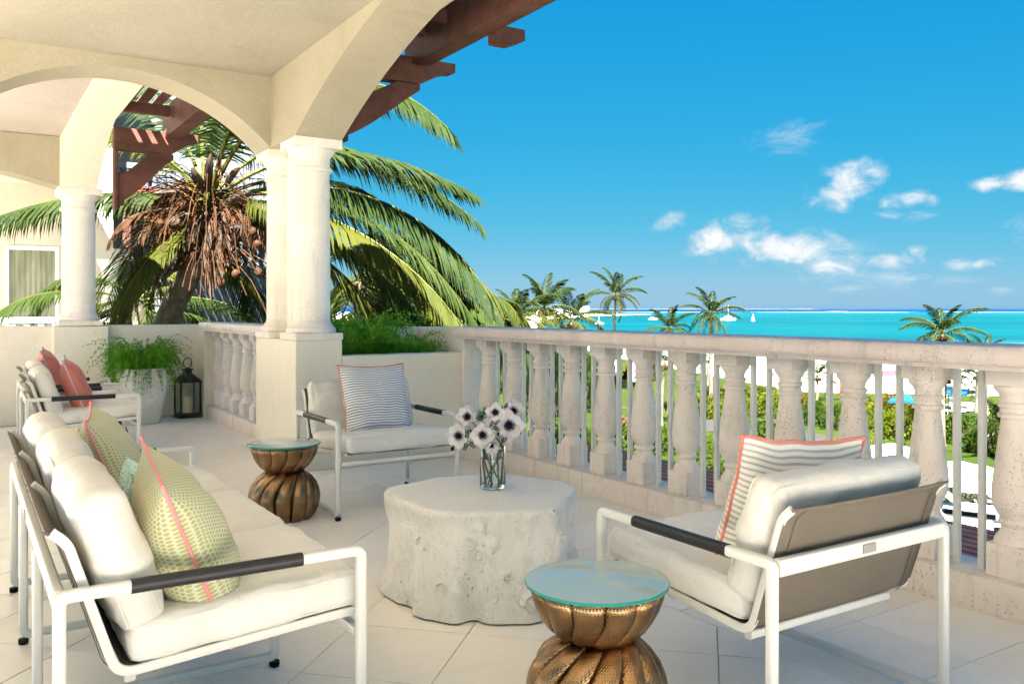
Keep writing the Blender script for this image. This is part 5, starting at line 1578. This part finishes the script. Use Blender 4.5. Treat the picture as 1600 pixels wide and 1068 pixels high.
def boat(label, px, py, L, kind, rz=0):
    d = F*(EYE - SEA)/(py - HOR); b_ = thing('sailboat' if kind == 'sail' else 'motor_yacht', label, 'boat', LD((px - 800)/F*d, d, SEA), rz - TH)
    hull(L, L*.3, L*.11).build('hull', M['white'], b_, smooth=40, fixn=True)
    if kind == 'sail':
        mb = MB(); mb.tube([(0, 0, .2), (0, 0, L*1.5)], L*.015, 6); mb.build('mast', M['metal'], b_)
        for x1, z1, nm in ((-L*.42, L*1.42, 'mainsail'), (L*.45, L*1.2, 'jib')):
            mb = MB(); mb.poly([(math.copysign(L*.03, x1), .05, L*.25), (x1, L*.08, L*.27), (math.copysign(L*.03, x1), .05, z1)]); 
            mb.poly([(math.copysign(L*.03, x1), .09, L*.25), (math.copysign(L*.03, x1), .09, z1), (x1, L*.08 + .04, L*.27)]); mb.build(nm, M['white'], b_)
    else:
        mb = MB(); mb.box(-L*.28, L*.2, -L*.10, L*.10, L*.12, L*.2); mb.build('cabin', M['white'], b_, bevel=.1)
        mb = MB(); mb.box(-L*.2, L*.12, -L*.09, L*.09, L*.205, L*.26); mb.build('flybridge', M['white'], b_, bevel=.1)
        mb = MB(); mb.box(-L*.26, L*.19, -L*.102, L*.102, L*.145, L*.175); mb.build('window', M['darkglass'], b_)
        if kind == 'mast':
            mb = MB(); mb.tube([(0, 0, L*.26), (0, 0, L*.95)], .12, 6); mb.build('mast', M['metal'], b_)
    return b_
boat('small white sailboat with raised sails right of the yacht', 1177, 501, 3.2, 'sail', .5)
boat('anchored white yacht with a tall mast behind the upright palm', 1138, 500, 11, 'mast', .15)
boat('white motor yacht left of the half hidden palm', 1020, 499, 6.5, 'motor', -.2)
boat('white catamaran close to the sand spit', 936, 506, 5, 'mast', .1)

def lounger(label, px, py, rz, group, s=1.0, m='canvas'):
    p = PG(px, py, GZ); th = thing('sun_lounger', label, 'sun lounger', (p.x, p.y, GZ + .02), rz, group)
    mb = MB(); mb.box(-.34, .34, -1.0, 1.0, .22, .28); mb.build('frame', M['white'], th, bevel=.01)
    for x in (-.29, .29):
        for y in (-.85, .85):
            mb = MB(); mb.box(x - .03, x + .03, y - .03, y + .03, 0, .2195); mb.build('leg', M['white'], th)
    mb = MB(); mb.box(-.32, .32, -.98, .30, .281, .37); mb.build('mattress', M[m], th, bevel=.03)
    Mx = Matrix.Translation((0, .31, .285)) @ Matrix.Rotation(R(38), 4, 'X'); mb = MB(); mb.box(-.32, .32, 0, .72, 0, .09, Mx); mb.build('backrest', M['lgrey'], th, bevel=.03)
    return th
M['lgrey'] = plain('pale_blue_fabric', (0.16,0.19,0.205), 0.9, 0.05)
lounger('white sun lounger with pale blue backrest on the pool deck', 1515, 806, R(55) - TH, 'sun loungers on the pool deck')
lounger('white sun lounger at the right on the pool deck beside the hedge', 1575, 800, R(70) - TH, 'sun loungers on the pool deck')
lounger('white sun lounger behind the chair back on the pool deck', 1495, 830, R(60) - TH, 'sun loungers on the pool deck')
lounger('sun lounger nearest the dark slatted roof', 1600, 836, R(60) - TH, 'sun loungers on the pool deck')
tt = thing('low_table', 'round grey low table between the pool loungers', 'table', (*PG(1545, 802, GZ).xy, GZ + .02))
mb = MB(); mb.lathe([(.05, 0), (.06, .02), (.04, .4)], 12); mb.build('leg', M['roofgrey'], tt); mb = MB(); mb.lathe([(.33, .401), (.34, .42), (.33, .44)], 24); mb.build('tabletop', M['roofgrey'], tt)
def parasol(label, px, py, z, size, rz, m='canvas', group='white parasols over the pool deck', closed=False):
    c_ = P(px, py, F*(EYE - z)/(py - HOR)); th = thing('parasol', label, 'parasol', (c_.x, c_.y, GZ), rz, group); H = z - GZ
    mb = MB(); mb.tube([(0, 0, 0), (0, 0, H + .25)], .035, 8); mb.build('pole', M['metal'], th, smooth=60)
    h = size/2; mb = MB(); N = 8
    ring = [(-h, -h), (0, -h), (h, -h), (h, 0), (h, h), (0, h), (-h, h), (-h, 0)]
    top = mb.vert((0, 0, H + .32)); r1 = [mb.vert((x*.5, y*.5, H + .13)) for x, y in ring]; r2 = [mb.vert((x, y, H - .02 + (.03 if abs(x*y) < 1e-6 else 0))) for x, y in ring]
    r3 = [mb.vert((x*1.002, y*1.002, H - .16 + (.03 if abs(x*y) < 1e-6 else 0))) for x, y in ring]
    for i in range(8):
        j = (i + 1) % 8; mb.face((top, r1[i], r1[j])); mb.face((r1[i], r2[i], r2[j], r1[j])); mb.face((r2[i], r3[i], r3[j], r2[j]))
    mb.build('canopy', M[m], th)
    for x, y in ring:
        mb = MB(); mb.tube([(0, 0, H + .05), (x*.97, y*.97, H - .06)], .012, 5); mb.build('rib', M['metal'], th)
    return th
parasol('white square parasol left of the chair cushion beyond the pickets', 1392, 708, -3.2, 2.2, .3)
parasol('white square parasol beyond the chair back at the pool', 1500, 738, -3.2, 2.4, .9)
parasol('white square parasol at the right behind the last baluster', 1582, 752, -3.2, 2.4, .5)
BU = 'blue umbrellas and loungers on the beach'
parasol('blue beach umbrella behind the palm trunks', 1482, 610, -3.9, 2.6, .2, 'blue', BU)
parasol('small blue beach umbrella left of the palm trunks', 1416, 624, -4.6, 1.9, .5, 'blue', BU)
for i, (px, py) in enumerate([(1505, 648), (1522, 646), (1545, 643), (1560, 645), (1500, 638), (1300, 592), (1212, 592), (1224, 596), (1318, 600)]):
    lounger(['white beach lounger right of the dark palm trunk', 'white beach lounger left of the slim palm', 'blue padded beach lounger right of the slim palm', 'blue padded beach lounger at the right edge',
             'white beach lounger behind the palm trunks', 'beach lounger near the orange rack', 'white beach lounger left of the young palm', 'second white beach lounger left of the young palm', 'white beach lounger right of the young palm'][i],
            px, py, .4 + i*.2, 'loungers on the beach', m='blue' if i in (2, 3) else 'canvas')
rk = thing('beach_rack', 'small orange timber rack at the edge of the sand', 'rack', PG(1304, 625, GZ), -TH)
M['orangewood'] = plain('orange_timber', (0.18, 0.05, 0.015), 0.7)
for x in (-.45, .45):
    mb = MB(); mb.box(x - .05, x + .05, -.05, .05, 0, 1.5); mb.build('post', M['orangewood'], rk)
for z in (.5, 1.3):
    mb = MB(); mb.box(-.399, .399, -.04, .04, z, z + .1); mb.build('rail', M['orangewood'], rk)
ky = thing('kayak', 'pink and white kayak lying on the sand', 'kayak', PG(1385, 586, GZ), .5 - TH)
hull(3.6, .8, .4).build('hull', M['pink'], ky, fixn=True, smooth=40)
# white cabana on the lawn's far side
cb = thing('garden_cabana', 'white draped cabana with a grey roof beyond the lawn', 'cabana', PG(972, 596, GZ), -TH)
for x in (-1.6, 1.6):
    for y in (-1.2, 1.2):
        mb = MB(); mb.box(x - .08, x + .08, y - .08, y + .08, 0, 2.6); mb.build('post', M['white'], cb)
mb = MB(); mb.poly([(-1.9, -1.5, 2.6), (1.9, -1.5, 2.6), (1.2, 0, 3.4), (-1.2, 0, 3.4)]); mb.poly([(1.9, 1.5, 2.6), (-1.9, 1.5, 2.6), (-1.2, 0, 3.4), (1.2, 0, 3.4)])
mb.poly([(-1.9, 1.5, 2.6), (-1.9, -1.5, 2.6), (-1.2, 0, 3.4)]); mb.poly([(1.9, -1.5, 2.6), (1.9, 1.5, 2.6), (1.2, 0, 3.4)]); mb.build('roof', M['roofgrey'], cb)
for x0, x1 in ((-1.5, -.5), (.6, 1.5)):
    mb = MB(); pr = [(x0 + (x1 - x0)*k/12, -1.3 + .05*math.sin(k*2.1)) for k in range(13)]
    for a, b in zip(pr[:-1], pr[1:]): mb.poly([(a[0], a[1], .1), (b[0], b[1], .1), (b[0]*.9, b[1], 2.55), (a[0]*.9, a[1], 2.55)])
    mb.build('curtain', M['white'], cb, smooth=60)

# ================================================================== NEIGHBOURING HOUSE (left)
nb = thing('neighbouring_villa', 'sunlit white villa wing with a curtained window seen beyond the far arch', 'building', (-1, 19, GZ))
ivm = Matrix.Translation((1, -19, -GZ))
def nbp(name, boxes, m, par=None, bev=None):
    mb = MB()
    for b_ in boxes: mb.box(*b_)
    o = mb.build(name, M[m], par or nb, bevel=bev)
    if par is None: o.matrix_parent_inverse = ivm
    return o
nbp('wall', [(-9, 2.6, 19.2, 24, GZ, .38), (-9, -.95, 19.2, 24, .381, 2.42), (.60, .70, 19.2, 24, .381, 2.42), (1.62, 2.6, 19.2, 24, .381, 2.42), (-9, 2.6, 19.2, 24, 2.421, 7.2)], 'whitewall')
wf = nbp('window', [(.70, 1.62, 19.32, 19.36, .381, 2.42)], 'window')
nbp('frame', [(.701, .765, 19.18, 19.30, .381, 2.419), (1.56, 1.619, 19.18, 19.30, .381, 2.419), (.766, 1.559, 19.18, 19.30, 2.34, 2.419)], 'white', wf)
wf2 = nbp('window', [(-.95, .60, 19.33, 19.37, .38, 2.42)], 'darkglass')
mb = MB(); pr = [(.768 + .79*k/40, 19.306 + .010*math.sin(k*1.35)) for k in range(41)]
for a_, b_ in zip(pr[:-1], pr[1:]): mb.poly([(a_[0], a_[1], .39), (b_[0], b_[1], .39), (b_[0], b_[1], 2.335), (a_[0], a_[1], 2.335)])
mb.build('curtain', M['window'], wf)
bal = nbp('balcony_rail', [(-3, 2.0, 15.0, 15.1, .98, 1.065)], 'white', None, .01)
for i in range(26):
    nbp('baluster', [(-3 + i*.19, -2.93 + i*.19, 15.02, 15.08, .35, .979)], 'white', bal)
nbp('shade_overhang', [(-6, 1.9, 16.1, 19.19, 3.62, 3.85)], 'whitewall')  # hidden overhang, added to keep sun off the window wall
nbp('balcony_floor', [(-5, 2.02, 14.9, 19.19, .1, .349)], 'whitewall')  # deepened forward so its sunlit top brightens the wall behind
# porch of the villa wing to the right of the window
pc = thing('villa_porch', 'white porch with a round column and small dark eaves behind the single column', 'porch', (2.4, 18.2, GZ))
ivm2 = Matrix.Translation((-2.4, -18.2, -GZ))
def pcp(name, mb, m, **k):
    o = mb.build(name, M[m], pc, **k); o.matrix_parent_inverse = ivm2; return o
mb = MB(); mb.lathe([(.20, 0), (.20, .08), (.16, .12), (.15, 1.55), (.17, 1.60), (.22, 1.66), (.22, 1.74)], 24, (2.43, 18.35, .4)); pcp('column', mb, 'white', smooth=45)
mb = MB(); mb.box(1.95, 2.80, 18.1, 18.6, 2.1405, 2.35); pcp('lintel', mb, 'whitewall')
mb = MB(); mb.box(2.2, 2.66, 18.12, 18.58, GZ, .399); pcp('pier', mb, 'whitewall')
mb = MB(); mb.box(2.62, 2.75, 18.0, 18.1, 2.35, 2.95); pcp('bracket', mb, 'wood')
mb = MB(); mb.box(2.62, 5.2, 17.9, 18.05, 2.95, 3.12); pcp('eaves_beam', mb, 'wood')
M['rooftile'] = plain('terracotta', (0.10, 0.035, 0.025), 0.85, 0.25, 3)
for i in range(16):
    mb = MB(); mb.tube([(2.7 + i*.17, 17.8, 3.16), (2.7 + i*.17, 19.4, 3.7)], .08, 8); pcp('roof_tile', mb, 'rooftile', smooth=60)
M['shade_blue'] = plain('shaded_white_render', (0.12,0.135,0.15), 0.9, 0.05)  # white render of the recess, its bluish shade put into the colour
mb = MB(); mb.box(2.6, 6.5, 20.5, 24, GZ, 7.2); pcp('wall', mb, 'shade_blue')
mb = MB(); mb.box(2.65, 6.0, 19.6, 19.72, 4.15, 4.27); mb.box(2.65, 6.0, 19.6, 19.72, 3.3, 3.38); pcp('balcony_rail', mb, 'shade_blue')
for i in range(18):
    mb = MB(); mb.lathe([(.05, 0), (.05, .1), (.035, .2), (.065, .45), (.035, .7), (.05, .76)], 10, (2.75 + i*.185, 19.66, 3.381)); pcp('baluster', mb, 'shade_blue', smooth=60)
